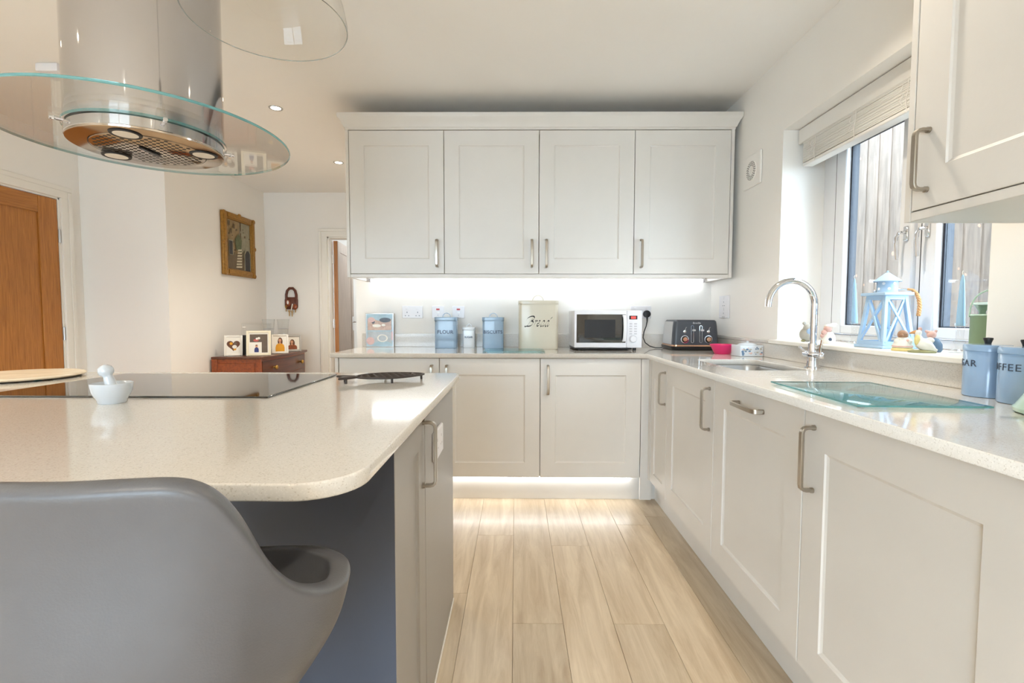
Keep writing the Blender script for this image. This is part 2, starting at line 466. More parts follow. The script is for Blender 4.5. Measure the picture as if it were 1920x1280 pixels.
# oak door in the left wall
d1 = structure(MB().box(XL-.05, XL-.012, DY0, DY1, .008, DH), 'door_1', 'door_oak', 'closed oak panel door with white architrave')
st = .145
for nm, a in (('stile', (DY0, DY0+st, .008, DH)), ('stile', (DY1-st, DY1, .008, DH))):
    structure(MB().box(XL-.012, XL-.002, a[0], a[1], a[2], a[3], .002), nm, 'door_oak', parent=d1)
for z0, z1 in ((DH-.125, DH), (.008, .22)):
    structure(MB().box(XL-.012, XL-.002, DY0+st, DY1-st, z0, z1, .002), 'rail', 'door_oak_rail', parent=d1)
for z in (1.72, .98, .25):
    structure(MB().box(XL-.004, XL+.004, DY1-.002, DY1+.022, z-.05, z+.05, .001).cyl((XL+.004, DY1+.008, z-.05), (XL+.004, DY1+.008, z+.05), .006, 10), 'hinge', 'brushed_steel', parent=d1)
structure(MB().tube([(XL, DY0+.06, 1.0), (XL+.05, DY0+.06, 1.0), (XL+.055, DY0+.08, 1.0), (XL+.055, DY0+.18, 1.0)], .009), 'door_handle', 'brushed_steel', parent=d1)
t = MB()
t.box(XL-.12, XL+.002, DY1+.003, DY1+.03, 0, DH+.03).box(XL-.12, XL+.002, DY0-.03, DY0-.003, 0, DH+.03).box(XL-.12, XL+.002, DY0-.03, DY1+.03, DH+.004, DH+.03)
t.box(XL, XL+.018, DY1+.015, DY1+.105, 0, DH+.02, .004).box(XL, XL+.018, DY0-.105, DY0-.015, 0, DH+.02, .004).box(XL, XL+.018, DY0-.105, DY1+.105, DH+.015, DH+.105, .004)
t.box(XL+.018, XL+.024, DY1+.07, DY1+.105, 0, DH+.07, .003).box(XL+.018, XL+.024, DY0-.105, DY1+.105, DH+.07, DH+.105, .003)
structure(t, 'trim_1', 'trim_white', 'white moulded architrave around the oak door')

# far doorway and the door standing open in it
t = MB()
for a, b in ((HX0-.02, HX0+.012), (HX1-.012, HX1+.02)): t.box(a, b, YF-.002, YF+.122, 0, HH+.02)
t.box(HX0-.02, HX1+.02, YF-.002, YF+.122, HH-.01, HH+.02)
t.box(HX0-.09, HX0, YF-.02, YF, 0, HH+.01, .004).box(HX1, HX1+.09, YF-.02, YF, 0, HH+.01, .004).box(HX0-.09, HX1+.09, YF-.02, YF, HH+.005, HH+.09, .004)
t.box(HX0-.09, HX0-.06, YF-.026, YF-.02, 0, HH+.06, .002).box(HX0-.09, HX1+.09, YF-.026, YF-.02, HH+.06, HH+.09, .002)
structure(t, 'trim_2', 'trim_white', 'white architrave around the far doorway')
d2 = structure(MB().box(-.04, 0, 0, .77, .01, HH-.02, .002), 'door_2', ['hall_door_wood'], 'wooden door standing open in the far doorway', loc=(HX0+.062, YF+.125, 0), rotz=math.radians(6.5))
structure(MB().box(-.041, .001, -.004, .003, .01, HH-.02), 'door_edge', 'door_oak', 'orange oak edge', parent=d2)
for a, b, z0, z1 in ((0, .11, .01, HH-.02), (.66, .77, .01, HH-.02), (.11, .66, HH-.14, HH-.02), (.11, .66, .01, .2)):
    structure(MB().box(-.001, .006, a, b, z0, z1, .002), 'rail', 'hall_door_wood', parent=d2)
for z in (1.76, 1.03, .22):
    structure(MB().box(-.06, -.036, -.010, .004, z-.05, z+.05, .001).cyl((-.052, -.012, z-.05), (-.052, -.012, z+.05), .007, 10), 'hinge', 'chrome', parent=d2)
structure(MB().box(.004, .012, .68, .73, .93, 1.11, .002).tube([(.01, .705, 1.04), (.055, .705, 1.04), (.06, .69, 1.04), (.06, .60, 1.04)], .009), 'door_handle', 'chrome', parent=d2)
d4 = structure(MB().box(-1.95, -1.2, 7.365, 7.4, .0, 1.98, .003), 'door_4', 'hall_door_wood', 'brown wooden door at the end of the hall')
for a, b in ((-1.9, -1.62), (-1.53, -1.25)):
    structure(MB().box(a, b, 7.355, 7.366, .25, 1.85, .004), 'panel', 'hall_door_wood', parent=d4)
hl = thing('hall_ceiling_lamp', 'round white hall lamp beyond the far doorway', 'lamp', (-1.6, 6.4, ZC))
MB().lathe([(0, 0), (.16, 0), (.17, -.03), (.12, -.08), (0, -.10)]).build('lamp_shade', 'hall_light', hl)

# ------------------------------------------------------------------ window, sill, blind
wf = MB()
FX0, FX1 = 1.605, 1.662
fy = .105; zb, zt = SILL+.004, WZ1
wf.box(FX0, FX1, WY1-fy, WY1, zb, zt, .003).box(FX0, FX1, WY0, WY0+.07, zb, zt, .003)
wf.box(FX0, FX1, WY0+.07, WY1-fy, zb, zb+.032, .003).box(FX0, FX1, WY0+.07, WY1-fy, zt-.05, zt, .003)
wf.box(FX0+.002, FX1, 1.940, 1.973, zb, zt, .003)
win = structure(wf, 'window_1', 'upvc', 'white double window with two opening sashes')
def sash(y0, y1, hy, far):
    z0, z1 = zb+.036, zt-.054
    m = MB(); k = .072
    m.box(FX0-.012, FX1-.008, y0, y0+k, z0, z1, .005).box(FX0-.012, FX1-.008, y1-k, y1, z0, z1, .005)
    m.box(FX0-.012, FX1-.008, y0+k, y1-k, z0, z0+.042, .005).box(FX0-.012, FX1-.008, y0+k, y1-k, z1-k, z1, .005)
    s_ = structure(m, 'sash', 'upvc', parent=win)
    g = MB(); q = .010; ga, gb = FX0+.012, FX1-.012
    a0, a1, b0, b1 = y0+k, y1-k, z0+.042, z1-k
    g.box(ga, gb, a0, a0+q, b0, b1).box(ga, gb, a1-q, a1, b0, b1).box(ga, gb, a0, a1, b1-q, b1).box(ga, gb, a0, a1, b0, b0+.004)
    structure(g, 'spacer', 'spacer_navy', parent=s_)
    structure(MB().box(FX0+.016, FX0+.020, a0+q, a1-q, b0, b1-q), 'pane', 'pane_glass', parent=s_)
    gk = MB().box(FX0-.008, FX0+.02, y1+.0005, y1+.0045, z0, z1)
    structure(gk, 'gasket', 'gasket_black', parent=s_)
    h = MB().box(FX0-.020, FX0-.011, hy-.011, hy+.011, 1.43, 1.49, .003)
    h.tube([(FX0-.02, hy, 1.465), (FX0-.045, hy, 1.462), (FX0-.054, hy, 1.445), (FX0-.056, hy, 1.415), (FX0-.052, hy, 1.375), (FX0-.050, hy, 1.355)], .0062, 8)
    structure(h, 'window_handle', 'chrome', parent=s_)
sash(1.975, 2.461, 2.005, 1); sash(1.510, 1.935, 1.902, 0)
structure(MB().box(1.343, FX0, WY0-.02, WY1+.012, SILL-.020, SILL, .004), 'trim_sill', 'trim_white', 'white window sill board with ornaments on it')

bl = thing('venetian_blind', 'pale venetian blind drawn up at the top of the window', 'blind', (1.487, (WY0+WY1)/2, 1.885))
hy = (WY1-WY0)/2-.012
MB().box(-.030, -.018, -hy, hy, .122, .196, .003).build('valance', 'slat_white', bl)
MB().box(-.016, .032, -hy+.01, hy-.01, .135, .19, .002).build('headrail', 'brushed_steel', bl)
sl = None
for k in range(17):
    if sl is None:
        sl = MB().box(-.025, .025, -hy+.035, hy-.035, -.0026, .0026, .001).build('slat', 'slat_white', bl); sl.location = (0, 0, .022)
    else:
        o = sl.copy(); C.objects.link(o); o.location = (random.uniform(-.0015, .0015), 0, .022+k*.0062)
MB().box(-.027, .027, -hy+.035, hy-.035, 0, .016, .004).build('bottom_rail', 'slat_white', bl)
for yy in (-.42, -.14, .14, .42):
    MB().tube([(-.028, yy, .0), (-.029, yy+.004, .05), (-.027, yy-.004, .09), (-.026, yy, .14)], .0016, 6).build('ladder_cord', 'slat_white', bl)
    MB().tube([(-.030, yy+.02, .035), (-.034, yy+.028, .05), (-.031, yy+.016, .07), (-.034, yy+.026, .085), (-.029, yy+.02, .11)], .0016, 6).build('lift_cord', 'slat_white', bl)

# fence in the garden, close outside the window
FXX = 2.55
fn = thing('garden_fence', 'bleached feather-edge board fence outside the window', 'fence', (FXX, 3.0, -.3))
bd = MB(); bd.prism([(-.010, -.0585), (.004, -.0585), (.010, .0585), (-.005, .0585)], 0, 2.95)
bo = bd.build('board', 'fence_wood', fn)
n = 0
for k in range(34):
    o = bo if k == 0 else bo.copy()
    if k: C.objects.link(o)
    o.location = (0, -1.15+k*.112, random.uniform(-.01, .01))
for z in (.35, 1.5, 2.6):
    MB().box(.012, .055, -1.2, 2.65, z, z+.09).build('rail', 'fence_wood', fn)
for y in (-1.2, .5, 2.55):
    MB().box(.055, .15, y, y+.1, 0, 2.95).build('post', 'fence_wood', fn)
# dark knots of the boards
kn = MB()
for k in range(150):
    y = random.uniform(-1.15, 2.5); z = random.uniform(1.0, 2.9); r = random.uniform(.006, .016)
    i = round((y+1.15)/.112); yc = -1.15+i*.112
    dy = max(-.045, min(.045, y-yc)); x = -.0105+(dy+.0585)/.117*.005
    kn.disc((x-.0006, yc+dy, z), r, (-1, .08, 0), 8, (1, random.uniform(.6, 1)))
kn.build('knots', 'fig_brown', fn, kind='stuff')
structure(MB().box(1.668, 14, -14, 14, -.4, -.3), 'ground_outside', 'paving')
structure(MB().box(-6, 4, -9, YREAR-.12, -.3, -.06), 'ground_patio', 'paving')

# ------------------------------------------------------------------ kitchen units
def shaker(w, h, t=.02, rail=.088, mats='cabinet_paint', name='door', parent=None, loc=(0, 0, 0), top=None):
    """framed door: x 0..w, front at y=-t, z 0..h"""
    b = bmesh.new(); e = .0015
    def loop(i, y, tz=None):
        return [b.verts.new(p) for p in ((i, y, i), (w-i, y, i), (w-i, y, h-(tz or i)), (i, y, h-(tz or i)))]
    tr = top or rail
    L = [loop(0, 0), loop(0, -t+e), loop(e, -t), loop(rail, -t, tr), loop(rail+.0025, -t+.0045, tr+.0025), loop(rail+.009, -t+.0075, tr+.009)]
    b.faces.new(L[0][::-1])
    for A, B in zip(L, L[1:]):
        for k in range(4): b.faces.new((A[k], A[(k+1) % 4], B[(k+1) % 4], B[k]))
    b.faces.new(L[-1])
    m = MB(); m.merge(b)
    return m.build(name, mats, parent, loc, angle=20)
def bow_handle(parent, x, z, vertical=True, length=.168, t=.02, out=.034, m='nickel'):
    """D handle on a door front (local coords of the door), centred at x, z"""
    h = length/2; pts = []
    for s in (-1, 1):
        q = [(s*h, 0), (s*h, .60), (s*(h-.002), .80), (s*(h-.007), .95), (s*(h-.015), 1.0)]
        pts.append(q)
    seq = pts[0]+pts[1][::-1]
    P = []
    for a, d in seq:
        y = -t-out*d
        P.append((x, y, z+a) if vertical else (x+a, y, z))
    mb = MB(); mb.tube(P, 0, flat=(.0075, .0040), up=(1, 0, 0) if vertical else (0, 0, 1))
    for s in (-1, 1):
        c = (x, -t, z+s*h) if vertical else (x+s*h, -t, z)
        mb.cyl(c, (c[0], -t-.006, c[2]), .0075, 12)
    return mb.build('handle', m, parent)
def carcass(w, h, d, parent, m='carcass_grey', t=.018, z=0, y0=.002, top=False):
    b = MB()
    b.box(0, t, y0, d, z, z+h).box(w-t, w, y0, d, z, z+h).box(t, w-t, y0, d, z, z+t).box(t, w-t, d-.01, d, z+t, z+h)
    b.box(t, w-t, y0, y0+.02, z+h-.03, z+h) if not top else b.box(t, w-t, y0, d-.01, z+h-t, z+h)
    return b.build('carcass', m, parent)
ZB, ZT = .153, .869                        # base door bottom and top
G = .0038
def base_unit(name, label, cat, loc, rotz, doors, d=.56, group='base cabinets'):
    """doors: list of (width, handle side 'L','R','T')"""
    t = thing(name, label, cat, (loc[0], loc[1], 0), rotz, group)
    W = sum(q[0] for q in doors)
    carcass(W, .72, d, t, z=.153)
    x = 0
    for w, hs in doors:
        dr = shaker(w-G, ZT-ZB, parent=t, loc=(x+G/2, 0, ZB), top=.098, rail=.088 if w > .4 else .06)
        h = ZT-ZB
        if hs == 'L': bow_handle(dr, .044, h-.125)
        elif hs == 'R': bow_handle(dr, w-.046, h-.125)
        elif hs == 'r': bow_handle(dr, w-.030, h-.130)
        elif hs == 'T': bow_handle(dr, w/2-.005, h-.052, False)
        x += w
    return t
XS = .1443
base_unit('base_cabinet', 'pale grey double base cabinet half hidden by the island, under the canisters', 'cabinet', (XS-1.2, YD+.02), 0, [(.6, 'R'), (.6, 'L')])
base_unit('base_cabinet', 'pale grey single-door base cabinet below the microwave', 'cabinet', (XS, YD+.02), 0, [(.6, 'L')])
MB().box(XS-1.2-.022, XS-1.2-.002, YD-.002, YB-.002, 0, .871, .001).build('end_panel', 'cabinet_paint', label='slim pale grey end panel closing the left end of the base units', category='panel')
MB().box(XS+.601, XD+.022, YD-.001, YD+.018, .02, .869).box(XD-.001, XD+.018, 2.808, YD-.001, .153, .869).build('corner_post', 'cabinet_paint', label='pale grey corner post where the two base runs meet', category='panel')
RZ = -PI/2
base_unit('base_cabinet', 'narrow pale grey base cabinet in the inner corner', 'cabinet', (XD+.02, 2.8064), RZ, [(.291, 'r')], group='base cabinets')
base_unit('base_cabinet', 'pale grey base cabinet with upright handle under the sink', 'cabinet', (XD+.02, 2.5154), RZ, [(.6, 'R')])
base_unit('dishwasher', 'built-in dishwasher behind a grey door with a horizontal bar handle', 'dishwasher', (XD+.02, 1.9154), RZ, [(.6, 'T')], group=None)
base_unit('base_cabinet', 'pale grey base cabinet at the lower right, beyond the dishwasher', 'cabinet', (XD+.02, 1.3154), RZ, [(.6, 'L')])
base_unit('base_cabinet', 'pale grey base cabinet past the right edge, nearest the viewer', 'cabinet', (XD+.02, .7154), RZ, [(.6, 'R')])
# plinths
MB().box(XS-1.2, XD+.062, YD+.06, YD+.075, .001, .15).build('plinth', 'cabinet_paint', label='pale grey plinth board lit by the strip under the back units', category='plinth')
MB().box(XD+.062, XD+.077, .12, YD+.06, .001, .15).build('plinth', 'cabinet_paint', label='shaded pale grey plinth board along the window side units', category='plinth')
ps = thing('plinth_light', 'white light strip under the back base cabinets', 'light strip', (XS-.3, YD+.05, .146))
MB().box(-.88, .855, -.006, .006, -.008, .004).build('diffuser', 'plinth_led', ps)
MB().box(-.885, .86, -.009, .009, .0045, .0065).build('channel', 'brushed_steel', ps)

# L-shaped worktop with the sink cut-out
SX0, SX1, SY0, SY1 = .92, 1.225, 1.985, 2.495
outer = [(-1.098, YD-.022), (XD-.022, YD-.022), (XD-.022, .10), (XW-.002, .10), (XW-.002, YB-.002), (-1.098, YB-.002)]
wt = thing('worktop', 'white speckled quartz worktop running around the corner', 'worktop', (0, 0, .87))
me = slab_mesh('slab', [outer, rrect(SX0, SX1, SY0, SY1, .06)[::-1]], .003, .03, .0025); me.materials.append(MATS['quartz'])
link('slab', me, wt)
MB().box(-1.098, XW-.02, YB-.020, YB-.002, .030, .125, .002).build('upstand', 'quartz_upstand', wt)
MB().box(XW-.020, XW-.002, .10, YB-.021, .030, SILL-.022-.87, .002).build('upstand', 'quartz_upstand', wt)
MB().box(XW-.020, XW-.002, WY1+.014, YB-.021, SILL-.022-.87, .125, .002).build('upstand', 'quartz_upstand', wt)
for k in range(7):
    MB().box(.93, 1.20, 1.46+k*.058, 1.463+k*.058, .0302, .0306).build('drainer_groove', 'quartz_upstand', wt)

sk = thing('sink', 'undermounted stainless steel sink bowl', 'sink', ((SX0+SX1)/2, (SY0+SY1)/2, .70))
b = MB(); ax, ay = (SX1-SX0)/2+.004, (SY1-SY0)/2+.004
loops = [(ax+.02, ay+.02, .172, .07), (ax, ay, .172, .062), (ax-.004, ay-.004, .16, .058), (ax-.012, ay-.012, .02, .05), (ax-.03, ay-.03, .002, .035), (.03, .03, 0, .02)]
rings = []
for lx, ly, z, r in loops:
    rings.append([b.bm.verts.new((x, y, z)) for x, y in rrect(-lx, lx, -ly, ly, r)])
for A, B in zip(rings, rings[1:]):
    for k in range(len(A)): b.bm.faces.new((A[k], A[(k+1) % len(A)], B[(k+1) % len(A)], B[k]))
b.bm.faces.new(rings[-1])
b.build('bowl', 'brushed_steel', sk)
MB().cyl((0, 0, .001), (0, 0, .004), .04).build('drain', 'chrome', sk)

tp = thing('kitchen_tap', 'chrome swan-neck mixer tap behind the sink', 'tap', (1.287, 2.10, WT))
MB().cyl((0, 0, 0), (0, 0, .006), .030, 24).cyl((0, 0, .006), (0, 0, .03), .024, 24, .021).cyl((0, 0, .03), (0, 0, .105), .021, 24, .019).ball((0, 0, .057), .024).build('body', 'chrome', tp)
arc = [(0, 0, .10), (0, 0, .275)]
R = .099
for k in range(1, 17):
    a = PI*k/16*.955
    arc.append((-R+R*math.cos(a), 0, .275+R*math.sin(a)))
arc.append((arc[-1][0]-.002, 0, arc[-1][2]-.025))
MB().tube(arc, .0135, 14).build('spout', 'chrome', tp)
MB().cyl((0, -.02, .057), (0, -.058, .057), .0135, 18, bev=.002).tube([(0, -.05, .057), (0, -.052, .09), (.004, -.054, .122)], .005, 8).ball((0, -.062, .057), .014, (1, .6, 1)).build('lever', 'chrome', tp)
MB().cyl((0, .02, .057), (0, .058, .057), .0135, 18, bev=.002).tube([(0, .05, .057), (-.012, .052, .075), (-.03, .052, .088)], .005, 8).build('lever', 'chrome', tp)

# wall units on the back wall
YWC = 3.058                                 # door fronts
WZ0, WZT = 1.386, 2.270
def wall_unit(name, label, loc, rotz, doors, d, zb, h, group, hz=.105, hl=.168):
    t = thing(name, label, 'cabinet', (loc[0], loc[1], zb), rotz, group)
    W = sum(q[0] for q in doors)
    carcass(W, h, d, t, 'cabinet_paint', top=True)
    x = 0
    for w, hs in doors:
        dr = shaker(w-G, h-.002, parent=t, loc=(x+G/2, 0, .001), rail=.092)
        if hs == 'L': bow_handle(dr, .044, hz+.02, length=hl)
        elif hs == 'R': bow_handle(dr, w-.046, hz+.02, length=hl)
        x += w
    return t
x0 = -1.045; dw = .5935
g = 'wall cabinets over the microwave'
wall_unit('wall_cabinet', 'pale grey wall cabinet beside the far doorway, at the left end of its row', (x0, YWC+.02), 0, [(dw, 'R')], .375, WZ0, WZT-WZ0, g)
wall_unit('wall_cabinet', 'pale grey double wall cabinet in the middle, above the bread bin', (x0+dw, YWC+.02), 0, [(dw, 'R'), (dw, 'L')], .375, WZ0, WZT-WZ0, g)
wall_unit('wall_cabinet', 'pale grey wall cabinet next to the round wall vent', (x0+3*dw, YWC+.02), 0, [(dw, 'L')], .375, WZ0, WZT-WZ0, g)
x1 = x0+4*dw
MB().box(x0-.020, x0-.001, YWC, YB-.002, WZ0-.024, WZT+.012, .001).build('end_panel', 'cabinet_paint', label='pale grey end panel on the doorway side of the wall cabinets', category='panel')
MB().box(x1+.001, x1+.021, YWC, YB-.002, WZ0-.024, WZT+.012, .001).build('end_panel', 'cabinet_paint', label='pale grey end panel beside the round wall vent', category='panel')
MB().box(x0-.0005, x1+.0005, YWC+.001, YWC+.03, WZ0-.024, WZ0-.003, .001).build('light_pelmet', 'cabinet_paint', label='slim pale grey pelmet below the wall cabinet doors', category='pelmet')
prof = [(YWC+.012, WZT+.003), (YWC-.002, WZT+.003), (YWC-.002, WZT+.014), (YWC-.008, WZT+.018), (YWC-.012, WZT+.030), (YWC-.022, WZT+.052), (YWC-.036, WZT+.068), (YWC-.040, WZT+.078), (YWC-.040, WZT+.094), (YWC+.012, WZT+.094)]
cm = MB()
ext = lambda y: (YWC-.002-y) if y < YWC-.002 else 0
A = [cm.bm.verts.new((x0-.021-max(0, ext(y)), y, z)) for y, z in prof]
B = [cm.bm.verts.new((min(x1+.023+max(0, ext(y)), XW-.003), y, z)) for y, z in prof]
D_ = [cm.bm.verts.new((x0-.021-max(0, ext(y)) if y < YWC else x0-.009, YB-.003, z)) for y, z in prof]
E_ = [cm.bm.verts.new((min(x1+.023+max(0, ext(y)), XW-.003) if y < YWC else x1+.009, YB-.003, z)) for y, z in prof]
nn = len(prof)
for P, Q in ((D_, A), (A, B), (B, E_)):
    for k in range(nn): cm.bm.faces.new((P[k], P[(k+1) % nn], Q[(k+1) % nn], Q[k]))
cm.bm.faces.new(D_); cm.bm.faces.new(E_[::-1])
cm.build('cornice_moulding', 'cabinet_paint', label='pale grey cornice moulding on top of the wall cabinets', category='moulding', angle=25)
ul = thing('under_cabinet_light', 'long bright light strip under the wall cabinets', 'light strip', ((x0+x1)/2, YB-.038, WZ0-.003))
MB().box(-1.165, 1.165, -.010, .010, -.022, -.004, .003).build('diffuser', 'led_strip', ul)
MB().box(-1.17, 1.17, -.013, .013, -.0035, -.001).build('channel', 'brushed_steel', ul)
for s in (-1, 1): MB().box(min(s*1.166, s*1.180), max(s*1.166, s*1.180), -.012, .012, -.024, -.001, .002).build('end_cap', 'grey_plastic', ul)

# wall unit on the window wall, close on the right
rc_y1, rc_x = 1.262, 1.0
t = wall_unit('wall_cabinet', 'large pale grey wall cabinet hanging close at the upper right', (rc_x+.02, rc_y1-.012), RZ, [(.6, 'L'), (.6, 'R')], .36, 1.386, .884, None, hz=.095, hl=.142)
MB().box(rc_x, XW-.002, rc_y1-.011, rc_y1+.008, 1.362, 2.28, .001).build('end_panel', 'cabinet_paint', label='pale grey end panel of the upper right cabinet by the window', category='panel')
MB().box(rc_x+.001, XW-.003, rc_y1-1.212, rc_y1-.012, 1.362, 1.3845, .001).build('light_pelmet', 'cabinet_paint', label='pale underside board of the upper right cabinet', category='pelmet')

# ------------------------------------------------------------------ island
IX1, IXL, IY0, IY1 = -.217, -2.32, .622, 1.868
isl = thing('kitchen_island', 'grey kitchen island with shade-toned back panel and a narrow end door', 'kitchen island', (0, 0, 0))
BX, BY0, BY1 = -.245, .96, 1.85
MB().box(IXL+.04, BX-.001, BY0, BY0+.018, .001, .874).build('back_panel', 'island_paint_shaded', isl, label='dark blue-grey panel facing the stool, shade put into its colour')
b = MB().box(IXL+.04, IXL+.06, BY0+.019, BY1, 0, .874).box(IXL+.06, BX-.03, BY1-.018, BY1, .0, .874).box(IXL+.06, BX-.03, BY0+.02, BY1-.02, .1, .118).box(BX-.05, BX-.022, BY0+.02, BY1-.02, .03, .874)
b.build('carcass', 'carcass_grey', isl)
dr = shaker(1.283-BY0-.002, .862-.03, mats='island_paint', parent=isl, rail=.082)
dr.location = (BX-.02, BY0+.001, .03); dr.rotation_euler = (0, 0, PI/2)
bow_handle(dr, 1.283-BY0-.030, .728, m='nickel')
MB().box(BX-.02, BX+.0005, 1.2855, BY1, .012, .873, .0008).build('side_panel', 'island_paint', isl)
MB().box(BX-.02, BX+.003, BY0, BY1, .0005, .011).build('base_strip', 'trim_white', isl)
me = slab_mesh('island_worktop', [rrect(IXL, IX1, IY0, IY1, (.08, .085, .028, .028), 10)], 0, .0245, .003); me.materials.append(MATS['quartz'])
link('island_worktop', me, None, (0, 0, .8755), label='white speckled quartz island worktop with rounded corners', category='worktop')
sw = thing('socket_plate', 'white socket plate on the side of the island', 'socket', (BX+.001, 1.465, .735), PI/2)
MB().box(-.075, .075, -.010, 0, -.044, .044, .003).build('plate', 'white_plastic', sw)
for sx in (-.036, .036):
    for dx, dz, w, h in ((0, .014, .004, .008), (-.011, -.012, .007, .004), (.011, -.012, .007, .004)):
        MB().box(sx+dx-w/2, sx+dx+w/2, -.0105, -.009, dz-h/2, dz+h/2).build('slot', 'grey_plastic', sw)

hb = thing('induction_hob', 'black glass induction hob set in the island worktop', 'hob', (-1.06, 1.532, WT))
MB().box(-.395, .395, -.252, .252, .0005, .0050, .001).build('glass', 'hob_glass', hb)

mo = thing('mortar_bowl', 'small white marble mortar on the island', 'mortar', (-1.022, 1.206, WT))
MB().lathe([(r*.82, z*.80) for r, z in [(0, 0), (.034, 0), (.037, .004), (.038, .012), (.044, .022), (.051, .038), (.0535, .054), (.0545, .062), (.0525, .064), (.048, .060), (.043, .040), (.030, .022), (0, .018)]]).build('bowl', 'white_ceramic', mo)
pe = thing('pestle', 'white pestle leaning in the mortar', 'pestle', (-1.020, 1.206, WT))
axis = Vector((-.30, -.05, 1)).normalized(); p0 = Vector((.006, 0, .019))
pr = [(0, .004), (.01, .014), (.03, .0165), (.05, .0145), (.062, .0125), (.068, .0130), (.076, .0195), (.086, .0205), (.095, .018), (.102, .010), (.104, .002)]
MB().tube([p0+axis*a*.78 for a, r in pr], [r*.82 for a, r in pr], 16).build('handle', 'white_ceramic', pe)

# fish trivet
ft = thing('fish_trivet', 'dark openwork metal trivet shaped like a fish', 'trivet', (-.452, 1.628, WT), math.radians(24))
def fw(u):                                  # half width along the fish, u -.14 .. .14
    t_ = (u+.088)/.228
    if t_ < 0: return .014+.03*((-.088-u)/.052)
    return .010+.062*math.sin(PI*min(1, t_)**.85)**.8 if t_ < 1 else .004
zt_ = .018
pts = [(-.088+.228*k/20, fw(-.088+.228*k/20)) for k in range(21)]
top_ = [(x, y, zt_) for x, y in pts]; bot_ = [(x, -y, zt_) for x, y in pts[::-1]]
MB().tube(top_+bot_, .0034, 6, closed=True).tube([(-.088, .010, zt_), (-.120, .032, zt_), (-.142, .040, zt_), (-.126, .004, zt_), (-.142, -.036, zt_), (-.120, -.030, zt_), (-.088, -.010, zt_)], .0038, 6).build('rim', 'dark_iron', ft)
tail = MB().prism([(-.086, -.010), (-.086, .010), (-.120, .030), (-.138, .037), (-.124, .004), (-.138, -.034), (-.120, -.028)], zt_-.003, zt_+.002); tail.build('tail', 'dark_iron', ft)
lat = MB()
for k in range(9):                          # scale-shaped openings
    u0 = -.075+.0225*k; hw = fw(u0+.006)-.002; nseg = max(2, int(hw*2/.022))
    P = []
    for j in range(nseg*4+1):
        v = -hw+2*hw*j/(nseg*4); P.append((min(.132, u0+.009*abs(math.sin(PI*(j/4+.5*(k % 2))))), v, zt_))
    lat.tube(P, .0021, 5)
for v in (-.036, -.012, .012, .036):
    us = [u for u in [(-.07+.2*q/12) for q in range(13)] if fw(u) > abs(v)]
    if len(us) > 1: lat.tube([(u, v+.004*math.sin(q*1.6), zt_) for q, u in enumerate(us)], .0024, 5)
lat.tube([(.108, .03, zt_), (.100, 0, zt_), (.108, -.03, zt_)], .004, 6).ball((.118, .008, zt_), .004)
lat.build('scale_lattice', 'dark_iron', ft)
for x, y in ((-.12, -.022), (-.12, .022), (.02, -.066), (.02, .066), (.132, 0)):
    MB().cyl((x, y, .0005), (x, y, zt_), .0040, 8).build('foot', 'dark_iron', ft)

mbd = thing('marble_board', 'round cream marble board at the far end of the island', 'board', (-1.745, 1.672, WT))
MB().lathe([(0, .004), (.165, .004), (.178, .007), (.182, .011), (.178, .015), (.165, .016), (0, .016)], seg=48).build('slab', 'marble', mbd)
for a in (-.47, .9, 2.6, 4.4):
    MB().box(.160*math.cos(a)-.009, .160*math.cos(a)+.009, .160*math.sin(a)-.012, .160*math.sin(a)+.006, .0005, .0115, .002).build('foot', 'teal_rubber', mbd)

# ------------------------------------------------------------------ cooker hood over the hob
HC = (-1.155, 1.545); HB, HG, HR, GR = 1.640, 1.676, .203, .402
hd = thing('cooker_hood', 'polished steel cylinder cooker hood with round glass skirt', 'cooker hood', (HC[0], HC[1], HB))
MB().lathe([(HR-.004, .004), (HR, .008), (HR, ZC-HB-.001)], seg=96).lathe([(HR-.004, ZC-HB-.001), (HR-.004, .004)], seg=96).build('cylinder', 'hood_steel', hd)
MB().lathe([(HR-.001, .009), (HR-.002, .002), (HR-.007, 0), (0, .0)], seg=96).build('base_plate', 'hood_base', hd)
gl = MB(); z0, z1 = HG-HB, HG-HB+.008
gl.lathe([(HR+.006, z0), (GR-.002, z0)], seg=128).lathe([(GR-.002, z1), (HR+.006, z1)], seg=128)
gl.mi = 1
gl.lathe([(GR-.002, z0), (GR, z0+.002), (GR, z1-.002), (GR-.002, z1)], seg=128).lathe([(HR+.006, z1), (HR+.006, z0)], seg=128)
gl.build('glass_skirt', ['hood_glass', 'glass_edge'], hd)
fo = Vector((.02, 0, -.0016))
MB().lathe([(0, -.0015), (.146, -.0015), (.148, 0)], (0, 0, 0), 64).build('filter', 'hood_base', hd)
MB().lathe([(.1485, -.0018), (.1505, -.0018)], (0, 0, 0), 64).build('filter_gap', 'gap_dark', hd)
lamp_xy = []
for a in (math.radians(-75), math.radians(14), math.radians(163)):
    lamp_xy.append((.150*math.cos(a), .150*math.sin(a)))
holes = MB()
for i in range(-9, 10):
    for j in range(-9, 10):
        ux, uy = i*.0190+(j % 2)*.0095, j*.0165; hx, hy_ = .8*ux-.6*uy, .6*ux+.8*uy
        if math.hypot(hx, hy_) > .138 or any(math.hypot(hx-a, hy_-b_) < .052 for a, b_ in lamp_xy) or (abs(hx) < .012 and abs(hy_) < .045): continue
        holes.disc((hx, hy_, -.0021), .0056, (0, 0, -1), 10)
holes.build('filter_holes', 'text_black', hd, kind='stuff')
MB().box(-.007, .007, -.042, .042, -.0075, -.002, .002).build('filter_latch', 'black_plastic', hd)
